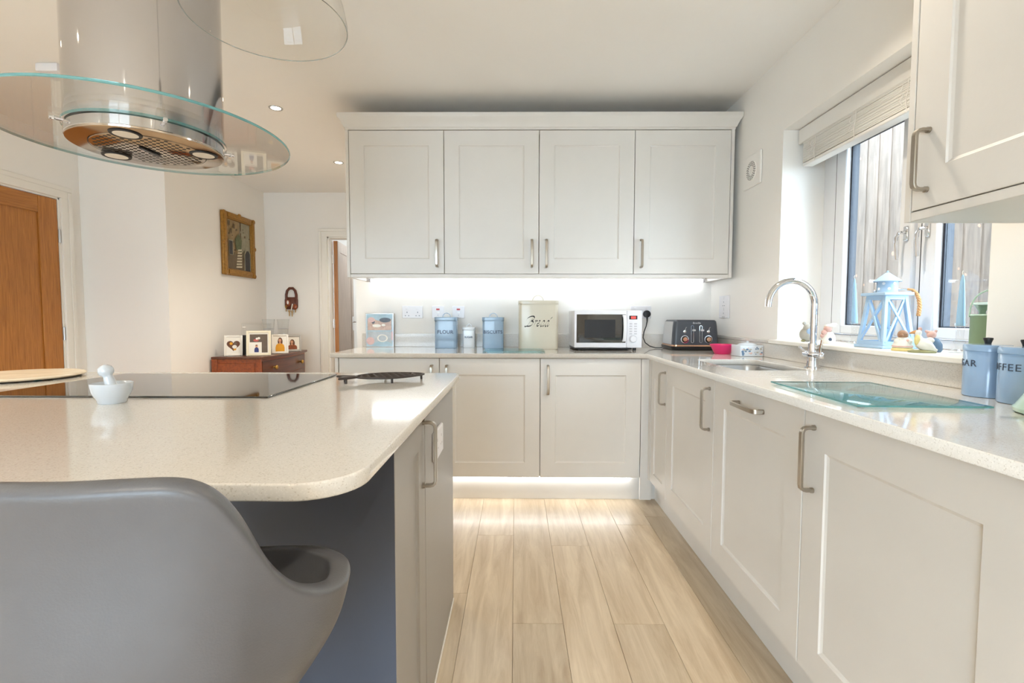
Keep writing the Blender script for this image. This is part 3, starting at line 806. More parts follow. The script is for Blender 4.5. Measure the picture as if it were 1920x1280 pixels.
for a, b_ in lamp_xy:
    lm = MB().lathe([(.030, -.004), (.038, -.0048), (.040, -.001)], (a, b_, 0), 32).build('lamp_ring', 'text_black', hd)
    MB().lathe([(0, -.0046), (.029, -.0042), (.031, -.004)], (a, b_, 0), 32).build('lamp_lens', 'lens_white', lm)
for a in (-128, -44, 40, 128):
    q = math.radians(a); c, s_ = math.cos(q), math.sin(q)
    MB().cyl((HR*c*.99, HR*s_*.99, z0-.004), ((HR+.03)*c, (HR+.03)*s_, z0-.004), .006, 12, bev=.001).cyl(((HR+.02)*c, (HR+.02)*s_, z0-.010), ((HR+.02)*c, (HR+.02)*s_, z0-.0005), .006, 10).build('glass_support', 'chrome', hd)

# ------------------------------------------------------------------ clear glass pendant
PC = (-.515, 1.03); PZ = 1.73
pn = thing('pendant_lamp', 'clear glass bell pendant lamp hanging above the island', 'pendant lamp', (PC[0], PC[1], PZ))
pr = [(.156, 0), (.1565, .012), (.150, .045), (.132, .095), (.100, .150), (.062, .195), (.036, .225), (.030, .260)]
MB().lathe(pr, seg=96).build('glass_shade', 'pendant_glass', pn)
MB().lathe([(.1555, .0), (.1567, -.0012), (.1555, -.0024), (.1543, -.0012)], seg=96, closed=True).build('rim', 'glass_rim', pn)
MB().lathe([(0, .20), (.020, .20), (.022, .21), (.022, .285), (.010, .30), (0, .30)], seg=24).build('lamp_holder', 'chrome', pn)
MB().lathe([(0, .10), (.018, .105), (.028, .13), (.024, .16), (.013, .185), (.012, .20)], seg=20).build('bulb', 'pane_glass', pn)
MB().cyl((0, 0, .30), (0, 0, ZC-PZ-.025), .0028, 8).build('cord', 'grey_plastic', pn)
MB().lathe([(0, ZC-PZ-.001), (.05, ZC-PZ-.001), (.05, ZC-PZ-.022), (.01, ZC-PZ-.026), (0, ZC-PZ-.026)], seg=32).build('ceiling_rose', 'chrome', pn)

# ------------------------------------------------------------------ bar stool
SCX, SCY = -.47, .605
stl = thing('bar_stool', 'grey leather bucket bar stool with a swooping low back', 'bar stool', (SCX, SCY, 0))
# rim: angle from the back (deg), plan radius, height
rim = [(0, .186, .976), (15, .190, .976), (33, .208, .977), (44, .229, .974), (50.5, .240, .955), (57, .244, .912), (64, .241, .862), (72, .243, .824), (82, .251, .802), (91, .256, .794), (105, .246, .793), (124, .217, .783), (150, .212, .755), (180, .216, .737)]
def crom(tab, x, i):
    """smooth lookup in a table sorted by its first column"""
    n_ = len(tab)
    for k in range(n_-1):
        if x <= tab[k+1][0] or k == n_-2:
            x0_, x1_ = tab[k][0], tab[k+1][0]; u = (x-x0_)/(x1_-x0_)
            def sl(j):
                if j == 0 or j == n_-1: return 0
                return (tab[j+1][i]-tab[j-1][i])/(tab[j+1][0]-tab[j-1][0])
            m0, m1 = sl(k)*(x1_-x0_), sl(k+1)*(x1_-x0_)
            p0_, p1_ = tab[k][i], tab[k+1][i]
            return (2*u**3-3*u*u+1)*p0_+(u**3-2*u*u+u)*m0+(-2*u**3+3*u*u)*p1_+(u**3-u*u)*m1
side_p = [(0, 0, 0), (.2, .36, .06), (.4, .61, .25), (.6, .81, .52), (.8, .945, .77), (1, 1, 1)]
back_p = [(0, 0, 0), (.2, .52, .04), (.4, .86, .20), (.6, .955, .48), (.8, .93, .77), (.9, .95, .90), (1, 1, 1)]
b = bmesh.new(); NA, NV = 96, 20; grid = []; ZB0 = .545
ctr = b.verts.new((0, 0, ZB0))
for v in range(1, NV+1):
    f = v/NV; row = []
    for k in range(NA):
        a = 360*k/NA; aa = a if a <= 180 else 360-a
        r, z = crom(rim, aa, 1)-.004, crom(rim, aa, 2)-.015; q = math.radians(a)
        wb = max(0, math.cos(q))**1.2
        rr = r*(wb*crom(back_p, f, 1)+(1-wb)*crom(side_p, f, 1))
        zz = ZB0+(z-ZB0)*(wb*crom(back_p, f, 2)+(1-wb)*crom(side_p, f, 2))
        row.append(b.verts.new((rr*math.sin(q), -rr*math.cos(q), zz)))
    grid.append(row)
for k in range(NA): b.faces.new((ctr, grid[0][(k+1) % NA], grid[0][k]))
for A, B in zip(grid, grid[1:]):
    for k in range(NA): b.faces.new((A[k], A[(k+1) % NA], B[(k+1) % NA], B[k]))
m_ = MB(); m_.merge(b)
sh = m_.build('shell', 'leather', stl, angle=80, recalc=False)
so = sh.modifiers.new('padding', 'SOLIDIFY'); so.thickness = .027; so.offset = -1
sb_ = sh.modifiers.new('round', 'SUBSURF'); sb_.levels = 2; sb_.render_levels = 2
# seat pad
b = MB(); prof_ = [(0, .690), (.10, .690), (.140, .686), (.158, .674), (.160, .660)]
b.lathe(prof_, (0, .03, 0), 48, (1.0, .95)); b.build('seat_pad', 'leather', stl)
MB().tube([(.158*math.cos(q)*.99, .03+.158*.95*math.sin(q)*.99, .672) for q in [2*PI*k/40 for k in range(40)]], .003, 6, closed=True).build('piping', 'leather', stl)
MB().lathe([(0, .543), (.09, .543), (.095, .535), (.05, .52), (.028, .50), (.028, .33), (.032, .32), (.032, .02), (.05, .016), (.20, .008), (.205, .003), (.205, .0005), (0, .0005)], seg=48).build('column_base', 'chrome', stl)
MB().tube([(.13*math.cos(q), .13*math.sin(q)+.08, .28) for q in [2*PI*k/32 for k in range(32)]], .009, 8, closed=True).tube([(0, .03, .30), (0, -.05, .28)], .008).build('foot_ring', 'chrome', stl)

# ------------------------------------------------------------------ things on the back worktop
def wire_handle(parent, w, z, h, m, y=0, r=.0022):
    P = [(-w/2, y, z)]+[(-w/2*math.cos(PI*k/12), y, z+h*math.sin(PI*k/12)) for k in range(1, 12)]+[(w/2, y, z)]
    return MB().tube(P, r, 6).build('handle', m, parent)
def square_canister(name, label, cat, x, y, w, d, h, m, txt=None, ts=.02, group=None, tm='text_dark', lid=.026, hw=.055, hh=.03, toff=0):
    t = thing(name, label, cat, (x, y+d/2, WT+.0005), 0, group)
    b = MB(); r = min(w, d)*.12
    b.prism(rrect(-w/2, w/2, -d/2, d/2, r), 0, h-lid, .003); b.build('body', m, t)
    l = MB(); l.prism(rrect(-w/2-.003, w/2+.003, -d/2-.003, d/2+.003, r+.003), h-lid, h, .005)
    l.build('lid', m, t)
    wire_handle(t, hw, h-.002, hh, m)
    if txt: lettering(txt, ts, tm, t, (0, -d/2-.0006, h*.52+toff), spacing=1.05, offset=.0007)
    return t
square_canister('flour_canister', 'square pale blue enamel canister marked FLOUR', 'canister', -.480, 3.272, .145, .14, .212, 'enamel_blue', 'FLOUR', .034)
square_canister('sugar_tin', 'small white enamel tin between the blue canisters', 'canister', -.328, 3.335, .082, .08, .142, 'enamel_white', 'SUGAR', .017, hw=.035, hh=.024, lid=.02)
square_canister('biscuit_canister', 'square pale blue enamel canister marked BISCUITS', 'canister', -.157, 3.285, .142, .14, .212, 'enamel_blue', 'BISCUITS', .031)
br = square_canister('bread_bin', 'tall cream bread bin with the script word Bread', 'bread bin', .149, 3.195, .262, .20, .322, 'enamel_cream', None, hw=.075, hh=.040, lid=.024)
strokes = [[(-.6, .0), (-.52, -.06), (-.4, .02), (-.28, .25), (-.16, .5), (-.06, .72)], [(-.62, .45), (-.52, .68), (-.3, .82), (-.05, .84), (.08, .7), (.02, .55), (-.14, .44), (.02, .4), (.08, .25), (-.02, .06), (-.2, -.02), (-.42, -.02)],
           [(.2, .3), (.27, .32), (.24, .1), (.2, -.02)], [(.22, .12), (.32, .3), (.42, .3)], [(.46, .12), (.62, .2), (.64, .31), (.54, .3), (.46, .12), (.5, .0), (.62, .02), (.72, .12)],
           [(1.06, .28), (.94, .32), (.82, .16), (.82, .0), (.92, .0), (1.06, .28), (1.0, .04), (1.04, -.02), (1.14, .08)], [(1.46, .28), (1.34, .32), (1.22, .16), (1.22, .0), (1.32, .0), (1.46, .28)], [(1.64, .76), (1.5, .4), (1.4, .06), (1.45, -.02), (1.56, .1)]]
ltr = MB(); nib = Vector((.030, 0, .052)); S_ = .076; y_ = -.10-.0008
for s_ in strokes:
    P = [Vector((px*.98+pz*.28, 0, pz)) for px, pz in ([(a_, b_*1.45 if b_ < .5 else b_) for a_, b_ in s_] if s_[0][0] > .1 else s_)]
    Q = []
    for i in range(len(P)-1):
        p_1, p0_, p1_, p2_ = P[max(i-1, 0)], P[i], P[i+1], P[min(i+2, len(P)-1)]
        for k in range(5):
            u = k/5; Q.append(.5*((2*p0_)+(p1_-p_1)*u+(2*p_1-5*p0_+4*p1_-p2_)*u*u+(3*p0_-p_1-3*p1_+p2_)*u**3))
    Q.append(P[-1])
    for a_, b_ in zip(Q, Q[1:]):
        off = Vector((-.62*S_*1.0, y_, .155))
        ltr.poly([(a_-nib)*S_+off, (b_-nib)*S_+off, (b_+nib)*S_+off, (a_+nib)*S_+off])
ltr.build('lettering', 'text_black', br, recalc=False)

tn = thing('cookbook_stand', 'picture board of pastel baking scenes leaning on the wall', 'picture board', (-.966, 3.425, WT+.0005))
MB().box(-.1, .1, -.010, .006, 0, .238, .002).build('board', 'frame_silver', tn)
pm = MB()
def quad(mb, x0_, x1_, z0_, z1_, y, mi):
    mb.mi = mi; mb.poly([(x0_, y, z0_), (x1_, y, z0_), (x1_, y, z1_), (x0_, y, z1_)])
mat('print_aqua', (160, 186, 198), .25, var=.12, scale=30); mat('print_pink', (210, 176, 172), .25, var=.12, scale=40)
mat('print_tan', (194, 166, 150), .25, var=.2, scale=50); mat('print_grey', (176, 182, 186), .25, var=.15, scale=40); mat('print_dark', (70, 74, 82), .25, var=.2, scale=40)
quad(pm, -.092, .092, .006, .232, -.0106, 0); quad(pm, -.085, .085, .118, .200, -.0110, 2); quad(pm, -.085, .085, .020, .110, -.0110, 3)
pm.mi = 0; pm.disc((.02, -.0114, .205), .06, (0, -1, 0), 24, (1, .35)); pm.disc((.02, -.0114, .022), .06, (0, -1, 0), 24, (1, .32))
pm.mi = 4; pm.disc((.040, -.0116, .190), .034, (0, -1, 0), 20, (1.2, .5)); pm.disc((-.045, -.0116, .178), .012, (0, -1, 0), 16, (1, 1.2))
pm.mi = 1; pm.disc((-.058, -.0118, .192), .026, (0, -1, 0), 16, (1, .7)); pm.disc((-.066, -.0118, .042), .028, (0, -1, 0), 20); pm.disc((.088, -.0113, .08), .006, (0, -1, 0), 12, (1, 6))
pm.mi = 5; pm.disc((.028, -.0118, .155), .014, (0, -1, 0), 16, (1, .6)); pm.disc((-.02, -.0118, .150), .022, (0, -1, 0), 16, (1.4, .5)); pm.disc((.02, -.0118, .062), .034, (0, -1, 0), 20, (1.1, .8))
pm.mi = 3; pm.disc((.02, -.0121, .062), .026, (0, -1, 0), 20, (1.1, .8))
pm.build('print', ['print_aqua', 'print_pink', 'print_tan', 'print_grey', 'print_dark', 'fig_white'], tn, recalc=False)

gb = thing('glass_board', 'clear glass worktop protector in front of the bread bin', 'chopping board', (-.012, 3.045, WT+.0005))
MB().prism(rrect(-.188, .188, -.135, .135, .012), .002, .007, .001).build('glass', 'board_glass', gb)
for a in (-.17, .17):
    for c in (-.115, .115): MB().cyl((a, c, 0), (a, c, .002), .008, 10).build('foot', 'grey_plastic', gb)

mw = thing('microwave', 'white microwave oven with dark glass door and red display', 'microwave', (.592, 3.115, WT+.0005))
hw = .217
MB().box(-hw, hw, .012, .325, .016, .258, .008, 2).build('body', 'white_plastic', mw)
dr = MB().box(-hw, .119, -.006, .0115, .018, .257, .004, 2).build('door', 'white_plastic', mw)
MB().box(-hw+.014, .112, -.008, -.0055, .050, .232, .001).build('window', 'mw_window', dr)
MB().box(-hw+.065, .045, -.0086, -.0079, .082, .198).build('window_mesh', 'photo_black', dr)
MB().tube([(.100, -.006, .062), (.100, -.022, .066), (.102, -.028, .080), (.104, -.029, .140), (.102, -.028, .205), (.100, -.022, .220), (.100, -.006, .224)], 0, flat=(.011, .006), up=(1, 0, 0)).build('handle', 'white_plastic', dr)
cp_ = MB().box(.120, hw, -.006, .0115, .018, .257, .004, 2).build('control_panel', 'white_plastic', mw)
MB().box(.134, .186, -.0072, -.0055, .200, .224, .001).build('display', 'black_plastic', cp_)
MB().box(.146, .176, -.0078, -.0071, .205, .219).build('display_digits', 'red_led', cp_, label='glowing red display')
for k in range(5):
    for xx in (.136, .166):
        MB().box(xx, xx+.018, -.0066, -.0058, .104+k*.016, .112+k*.016, .0003).build('button', 'grey_plastic', cp_)
MB().cyl((.160, -.006, .074), (.160, -.020, .074), .021, 28, bev=.003).build('dial', 'white_plastic', cp_)
MB().lathe([(.022, 0), (.025, 0)], (0, 0, 0), 28).build('dial_ring', 'grey_plastic', cp_).matrix_local = Matrix.Translation((.160, -.0064, .074)) @ Matrix.Rotation(PI/2, 4, 'X')
MB().box(-hw+.004, hw-.06, .004, .30, .006, .016, .002).build('underside', 'black_plastic', mw)
for a in (-.18, .18):
    for c in (.04, .28): MB().cyl((a, c, 0), (a, c, .017), .012, 12).build('foot', 'black_plastic', mw)

ts = thing('toaster', 'dark grey four-slice toaster with copper dials', 'toaster', (1.168, 3.135, WT+.0005), math.radians(-2))
def loft(mb, sections):
    """sections: (z, outline list) rounded boxes of equal point count"""
    R_ = [[mb.bm.verts.new((x, y, z)) for x, y in o_] for z, o_ in sections]
    for A, B in zip(R_, R_[1:]):
        for k in range(len(A)): mb._fin([], [mb.bm.faces.new((A[k], A[(k+1) % len(A)], B[(k+1) % len(A)], B[k]))])
    mb._fin([], [mb.bm.faces.new(R_[0][::-1]), mb.bm.faces.new(R_[-1])]); return mb
loft(MB(), [(.003, rrect(-.150, .150, 0, .272, .03)), (.018, rrect(-.158, .158, -.006, .278, .03)), (.024, rrect(-.158, .158, -.006, .278, .03)), (.026, rrect(-.15, .15, 0, .272, .03))]).build('base', 'black_plastic', ts)
loft(MB(), [(.0262, rrect(-.156, .156, -.005, .277, .03)), (.0345, rrect(-.152, .152, -.002, .274, .03))]).build('copper_band', 'rose_gold', ts)
loft(MB(), [(.035, rrect(-.146, .146, .004, .268, .022)), (.10, rrect(-.143, .143, .006, .266, .022)), (.16, rrect(-.138, .138, .009, .263, .022)), (.188, rrect(-.134, .134, .012, .260, .022)), (.196, rrect(-.126, .126, .020, .252, .018))]).build('body', 'toaster_body', ts)
loft(MB(), [(.036, rrect(-.1475, -.12, .045, .262, .008)), (.10, rrect(-.1445, -.12, .046, .260, .008)), (.16, rrect(-.1395, -.12, .048, .257, .008)), (.186, rrect(-.1355, -.12, .05, .255, .008))]).build('side_panel', 'toaster_side', ts)
for yy in (.07, .12, .16, .21):
    MB().box(-.11, .11, yy, yy+.022, .1955, .1965).build('bread_slot', 'text_black', ts)
yf = lambda z: .004+(z-.035)*.05
for xx in (-.024, .030):
    P = []
    for k in range(20):
        q = 2*PI*k/20; zc = .152 if math.sin(q) > 0 else .058
        z = zc+.009*math.sin(q); P.append((xx+.008*math.cos(q), yf(z)-.001, z))
    MB().tube(P, .0017, 6, closed=True).build('slot_trim', 'chrome', ts)
    MB().box(xx-.002, xx+.018, yf(.13)-.014, yf(.13), .124, .136, .003).build('lever', 'grey_plastic', ts)
for xx in (-.073, .078):
    dl = MB().cyl((xx, yf(.07)+.002, .072), (xx, yf(.07)-.003, .072), .0255, 28).build('dial_ring', 'chrome', ts)
    MB().cyl((xx, yf(.07)-.003, .072), (xx, yf(.07)-.0045, .072), .021, 24).build('dial_recess', 'black_plastic', dl)
    MB().cyl((xx, yf(.07)-.004, .072), (xx, yf(.07)-.018, .072), .0145, 24, bev=.002).build('dial', 'rose_gold', dl)
    MB().ball((xx, yf(.125)-.001, .122), .011, (1, .4, .9)).tube([(xx+.004, yf(.14)-.001, .130), (xx+.006, yf(.15)-.001, .145), (xx+.013, yf(.15)-.001, .150)], .0012, 5).build('icon', 'chrome', ts)
lettering('Breville', .017, 'grey_plastic', ts, (.004, yf(.178)-.0012, .177))
cd = thing('toaster_plug', 'black plug and looping flex of the toaster', 'plug', (.928, YB-.013, 1.137))
MB().lathe([(0, .022), (.018, .022), (.024, .018), (.026, .008), (.0265, .0)], seg=24).build('plug_body', 'black_plastic', cd).rotation_euler = (PI/2, 0, 0)
q = [(0, -.014, -.02), (.0, -.016, -.05), (-.008, -.022, -.085), (-.025, -.03, -.125), (-.034, -.045, -.165), (-.026, -.07, -.200), (-.002, -.10, -.222), (.03, -.12, -.2315), (.055, -.125, -.2315), (.076, -.13, -.2290)]
MB().tube(q, [.008, .0055]+[.0036]*8, 8).build('flex', 'black_plastic', cd)

bw = thing('pink_bowl', 'bright pink plastic bowl beside the toaster', 'bowl', (1.222, 2.865, WT+.0005), math.radians(10))
MB().lathe([(0, .002), (.040, .002), (.043, .0), (.045, .002), (.066, .046), (.071, .053), (.071, .056), (.068, .055), (.063, .046), (.042, .008), (0, .006)], seg=40).build('bowl', 'pink_plastic', bw)
bx = thing('butter_dish', 'white and blue patterned dish with domed lid beside the pink bowl', 'dish', (1.296, 2.712, WT+.0005), math.radians(4))
MB().box(-.068, .064, -.05, .05, 0, .062, .004, 2).build('body', 'white_ceramic', bx)
for k in range(26):
    a, z, r = random.uniform(-.058, .055), random.uniform(.008, .055), random.uniform(.003, .009)
    MB().disc((a, -.0506, z), r, (0, -1, 0), 9, (1, random.uniform(.5, 1))).build('motif', random.choice(['fig_blue', 'fig_blue', 'fig_pink', 'fig_grey']), bx)
MB().lathe([(0, .085), (.008, .083), (.008, .076), (.045, .070), (.055, .063)], (0, 0, 0), 28, (1, .85)).build('lid', 'white_ceramic', bx)

# glass chopping board on the right
cb = thing('chopping_board', 'teal tinted glass chopping board on the window side worktop', 'chopping board', (.990, 1.372, WT+.0005), math.radians(-2.4))
bb = MB().prism(rrect(-.157, .157, -.215, .215, .006), .003, .008, .0008); bb.build('glass', 'board_glass', cb)
ed = MB()
for x0_, x1_, y0_, y1_ in ((-.1575, .1575, -.2156, -.2151), (-.1575, .1575, .2151, .2156), (-.1576, -.1571, -.215, .215), (.1571, .1576, -.215, .215)): ed.box(x0_, x1_, y0_, y1_, .0035, .0075)
ed.build('edge', 'glass_edge', cb)
for a in (-.14, .14):
    for c in (-.2, .2): MB().cyl((a, c, 0), (a, c, .003), .007, 10).build('foot', 'grey_plastic', cb)

# round canisters and kettle
def round_canister(name, label, x, y, txt, ang):
    t = thing(name, label, 'canister', (x, y, WT+.0005), 0, 'round pale blue canisters')
    MB().lathe([(0, 0), (.048, 0), (.05, .002), (.05, .124), (.049, .126)], seg=48).build('body', 'ceramic_blue', t)
    l = MB().lathe([(.049, .126), (.0515, .127), (.0515, .140), (.049, .144), (0, .146)], seg=48).build('lid', 'ceramic_blue', t)
    MB().lathe([(0, .146), (.007, .146), (.0075, .150), (.011, .160), (.010, .163), (0, .164)], seg=20).build('knob', 'black_plastic', l)
    me_ = text_mesh(txt, .026, bend=.0504, spacing=1.15); me_.materials.append(MATS['text_dark'])
    link('lettering', me_, t, (0, 0, .092), ang)
round_canister('sugar_canister', 'round pale blue canister marked SUGAR by the wall', 1.312, 1.352, 'SUGAR', math.radians(-119))
round_canister('coffee_canister', 'round pale blue canister marked COFFEE near the kettle', 1.298, 1.238, 'COFFEE', math.radians(-109))
kt = thing('kettle', 'pale green cone-shaped kettle cut off by the right edge', 'kettle', (1.245, 1.068, WT+.0005))
MB().lathe([(0, .0), (.098, .0), (.104, .004), (.105, .012), (.100, .018), (.088, .040), (.068, .09), (.056, .13), (.050, .155), (.045, .160)], seg=48).build('body', 'kettle_green', kt)
MB().lathe([(.046, .160), (.042, .170), (.02, .178), (.006, .180), (.006, .188), (.013, .196), (.008, .206), (0, .207)], seg=32).build('lid', 'kettle_green', kt)
MB().tube([(.06, -.06, .06), (.085, -.085, .085), (.10, -.10, .12), (.112, -.112, .135)], [.018, .014, .011, .010], 12).build('spout', 'kettle_green', kt)
MB().tube([(-.04, .04, .15), (-.055, .055, .20), (-.03, .03, .245), (.03, -.03, .245), (.055, -.055, .20), (.04, -.04, .15)], .008, 8).build('handle', 'chrome', kt)
sr = thing('stand_in_dish', 'flat grey dish put in for an unidentified grey shape at the right edge', 'dish', (1.005, .868, WT+.0005))  # made-up dish standing in for an unidentified grey shape on the worktop
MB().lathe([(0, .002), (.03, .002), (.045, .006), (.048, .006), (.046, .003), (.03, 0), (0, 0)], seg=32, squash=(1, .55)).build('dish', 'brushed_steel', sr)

# ------------------------------------------------------------------ ornaments on the window sill
ln = thing('candle_lantern', 'pale blue wooden lantern with crossed sides and rope handle', 'lantern', (1.462, 1.925, SILL+.0005), math.radians(4))
MB().box(-.072, .072, -.072, .072, 0, .012, .002).build('base', 'lantern_blue', ln)
zb_, zt_2, ab, at = .012, .205, .066, .046
fr = MB()
def lp(u, v, z):                            # leaning side: u along face -1..1
    f = (z-zb_)/(zt_2-zb_); r = ab+(at-ab)*f; return r
for sx in (-1, 1):
    for sy_ in (-1, 1):
        pb, pt = Vector((sx*(ab-.007), sy_*(ab-.007), zb_)), Vector((sx*(at-.007), sy_*(at-.007), zt_2))
        MB().tube([pb, pt], 0, flat=(.0075, .0075), up=(1, 0, 0)).build('corner_post', 'lantern_blue', ln)
for rot in range(4):
    Mx = Matrix.Rotation(rot*PI/2, 4, 'Z')
    rl = MB(); rl.M = Mx
    rl.box(-ab+.008, ab-.008, -ab, -ab+.010, zb_, zb_+.016).box(-at+.004, at-.004, -at-.001, -at+.008, zt_2-.016, zt_2)
    rl.build('rail', 'lantern_blue', ln)
    cr_ = MB(); cr_.M = Mx
    y0_, y1_ = -(ab-.004), -(at-.004); za, zc_ = zb_+.014, zt_2-.014
    cr_.tube([(-ab+.014, y0_, za), (at-.012, y1_, zc_)], 0, flat=(.0045, .003), up=(1, 0, 0)).tube([(ab-.014, y0_-.002, za), (-at+.012, y1_-.002, zc_)], 0, flat=(.0045, .003), up=(1, 0, 0))
    cr_.build('cross_brace', 'lantern_blue', ln)
MB().box(-.060, .060, -.060, .060, zt_2, zt_2+.012, .002).build('top_board', 'lantern_blue', ln)
ch = MB().lathe([(.034, .217), (.034, .262)], seg=32).build('chimney', 'lantern_blue', ln)
hl_ = MB()
for k in range(12):
    a = 2*PI*k/12; z = .252 if k % 2 else .232
    hl_.disc((.0345*math.cos(a), .0345*math.sin(a), z), .0055, (math.cos(a), math.sin(a), 0), 12)
hl_.build('air_holes', 'upvc', ln)
MB().lathe([(.046, .260), (.046, .2625), (.004, .297), (0, .298)], seg=32).ball((0, 0, .300), .004).build('roof', 'lantern_blue', ln)
hr_ = MB(); hr_.M = Matrix.Rotation(math.radians(-38), 4, 'Z')
hr_.tube([(.034, 0, .228), (.050, 0, .230), (.066, 0, .229)], .003).ball((-.038, 0, .224), .005).build('handle_ring', 'chrome', ln)
rp = [(.064, 0, .229), (.078, 0, .226), (.090, 0, .212), (.098, 0, .19), (.101, 0, .165), (.100, 0, .14), (.098, 0, .125)]
rr_ = MB(); rr_.M = Matrix.Rotation(math.radians(-38), 4, 'Z')
for ph in (0, 2*PI/3, 4*PI/3):
    P = []
    for i in range(len(rp)-1):
        for k in range(6):
            u = k/6; p = Vector(rp[i]).lerp(Vector(rp[i+1]), u); s_ = i*6+k
            P.append(p+Vector((.0035*math.cos(s_*.8+ph), .0035*math.sin(s_*.8+ph), 0)))
    rr_.tube(P, .0042, 6)
rr_.build('rope_handle', 'rope', ln)
MB().lathe([(0, .0125), (.018, .0125), (.018, .075), (0, .078)], seg=20).build('pillar_candle', 'candle_blue', ln)

def taper(label, x, y, h0, ztop, tilt):
    t = thing('candlestick', label+' glass holder', 'candlestick', (x, y, SILL+.0005))
    MB().lathe([(0, 0), (.030, 0), (.030, .004), (.012, .012), (.010, .022), (.017, .036), (.010, .050), (.012, h0-.012), (.019, h0), (.016, h0), (.010, h0-.010), (0, h0-.012)], seg=24).build('holder', 'vase_glass', t)
    c = thing('taper_candle', label, 'candle', (x, y, SILL+.0005+h0-.008))
    H = ztop-SILL-h0
    MB().tube([(tilt*k/8, 0, H*k/8) for k in range(9)], [.0125-.0075*(k/8)**1.3 for k in range(8)]+[.0022], 14).build('wax', 'candle_blue', c)
    MB().tube([(tilt, 0, H-.002), (tilt-.002, 0, H+.008), (tilt, 0, H+.014)], .0012, 5).build('wick', 'mount_white', c)
taper('pale blue taper candle to the left of the lantern', 1.535, 2.205, .10, 1.30, -.008)
taper('pale blue taper candle to the right of the lantern', 1.525, 1.672, .10, 1.272, 0)

def fig_base(name, label, x, y, rot): return thing(name, label, 'figurine', (x, y, SILL+.0005), math.radians(rot), 'china animal figurines')
f = fig_base('animal_figurine', 'round grey mouse figurine with upright ears behind the tap', 1.425, 2.372, -20)
MB().ball((0, 0, .036), .036, (1, .85, .98)).ball((0, -.006, .064), .022).build('body', 'fig_grey', f)
MB().ball((-.016, 0, .090), .008, (1, .5, 1)).ball((.016, 0, .090), .008, (1, .5, 1)).tube([(-.012, 0, .075), (-.016, 0, .09)], .004).tube([(.012, 0, .075), (.016, 0, .09)], .004).build('ears', 'fig_grey', f)
MB().ball((.005, -.026, .05), .013, (1.2, .5, 1.3)).build('scarf', 'ceramic_blue', f); MB().ball((.016, -.016, .072), .009).build('bow', 'fig_pink', f)
MB().ball((-.02, -.01, .005), .010, (1, 1, .5)).ball((.018, -.01, .005), .010, (1, 1, .5)).build('feet', 'fig_moss', f)
f = fig_base('animal_figurine', 'white rabbit figurine with bonnet beside the tap lever', 1.432, 2.225, -30)
MB().lathe([(0, 0), (.028, 0), (.030, .006), (.027, .03), (.018, .052), (0, .056)], seg=24).build('body', 'fig_white', f)
MB().ball((-.004, -.006, .066), .017).build('head', 'fig_pink', f)
MB().ball((.004, 0, .079), .020, (1.2, 1, .45)).ball((.018, 0, .088), .010, (1.4, .6, .6)).build('bonnet', 'fig_white', f)
MB().ball((-.018, -.014, .05), .012).ball((-.022, -.010, .035), .011).build('posy', 'fig_pink', f); MB().ball((.004, -.024, .018), .009, (1, .6, 1.2)).build('shoe', 'text_dark', f)
f = fig_base('animal_figurine', 'hedgehog figurine in a white apron in front of the lantern', 1.398, 1.757, -35)
MB().lathe([(0, 0), (.032, 0), (.033, .006), (.028, .012), (.020, .012)], seg=24).build('stand', 'fig_yellow', f)
MB().lathe([(.030, .012), (.031, .018), (.024, .034), (.016, .048), (0, .052)], seg=24).ball((-.014, -.010, .034), .012).ball((.016, -.010, .034), .012).build('dress', 'fig_white', f)
MB().lathe([(.0305, .014), (.032, .0165), (.0305, .019)], seg=24).ball((.014, -.014, .036), .008).build('trim', 'fig_pink', f)
MB().ball((0, -.002, .058), .0165).ball((-.004, -.017, .056), .006).build('head', 'fig_brown', f)
f = fig_base('animal_figurine', 'white duck figurine with yellow breast', 1.398, 1.672, -35)
MB().lathe([(0, 0), (.033, 0), (.034, .004), (.024, .008), (0, .010)], seg=24, squash=(1.15, .9)).build('stand', 'fig_moss', f)
MB().tube([(.030, 0, .010), (.014, 0, .020), (-.003, 0, .032), (-.010, 0, .046), (-.012, 0, .058), (-.012, 0, .070), (-.013, 0, .077)], [.010, .020, .020, .0125, .0085, .0105, .006], 16).tube([(.022, 0, .012), (.04, .002, .008)], [.014, .004], 10).build('body', 'fig_white', f)
MB().ball((-.014, -.006, .042), .013, (.7, .9, 1.5)).build('breast', 'fig_yellow', f)
MB().tube([(-.016, 0, .070), (-.028, 0, .068), (-.036, 0, .065)], [.007, .005, .002], 8).build('beak', 'rope', f); MB().ball((-.008, 0, .080), .006, (1, .6, 1.2)).build('bonnet', 'fig_pink', f)
f = fig_base('animal_figurine', 'little figurine in a blue coat behind the duck', 1.462, 1.706, -35)
MB().lathe([(0, 0), (.024, 0), (.028, .008), (.027, .026), (.016, .046), (0, .050)], seg=24).build('coat', 'fig_blue', f)
MB().ball((-.008, -.016, .036), .013, (1, .7, 1.2)).build('sleeves', 'mount_white', f)
MB().ball((-.004, -.004, .060), .014).tube([(-.010, -.006, .066), (-.022, -.008, .074)], [.008, .003], 8).tube([(.004, 0, .066), (.010, 0, .076)], [.006, .003], 8).build('head', 'fig_pink', f)

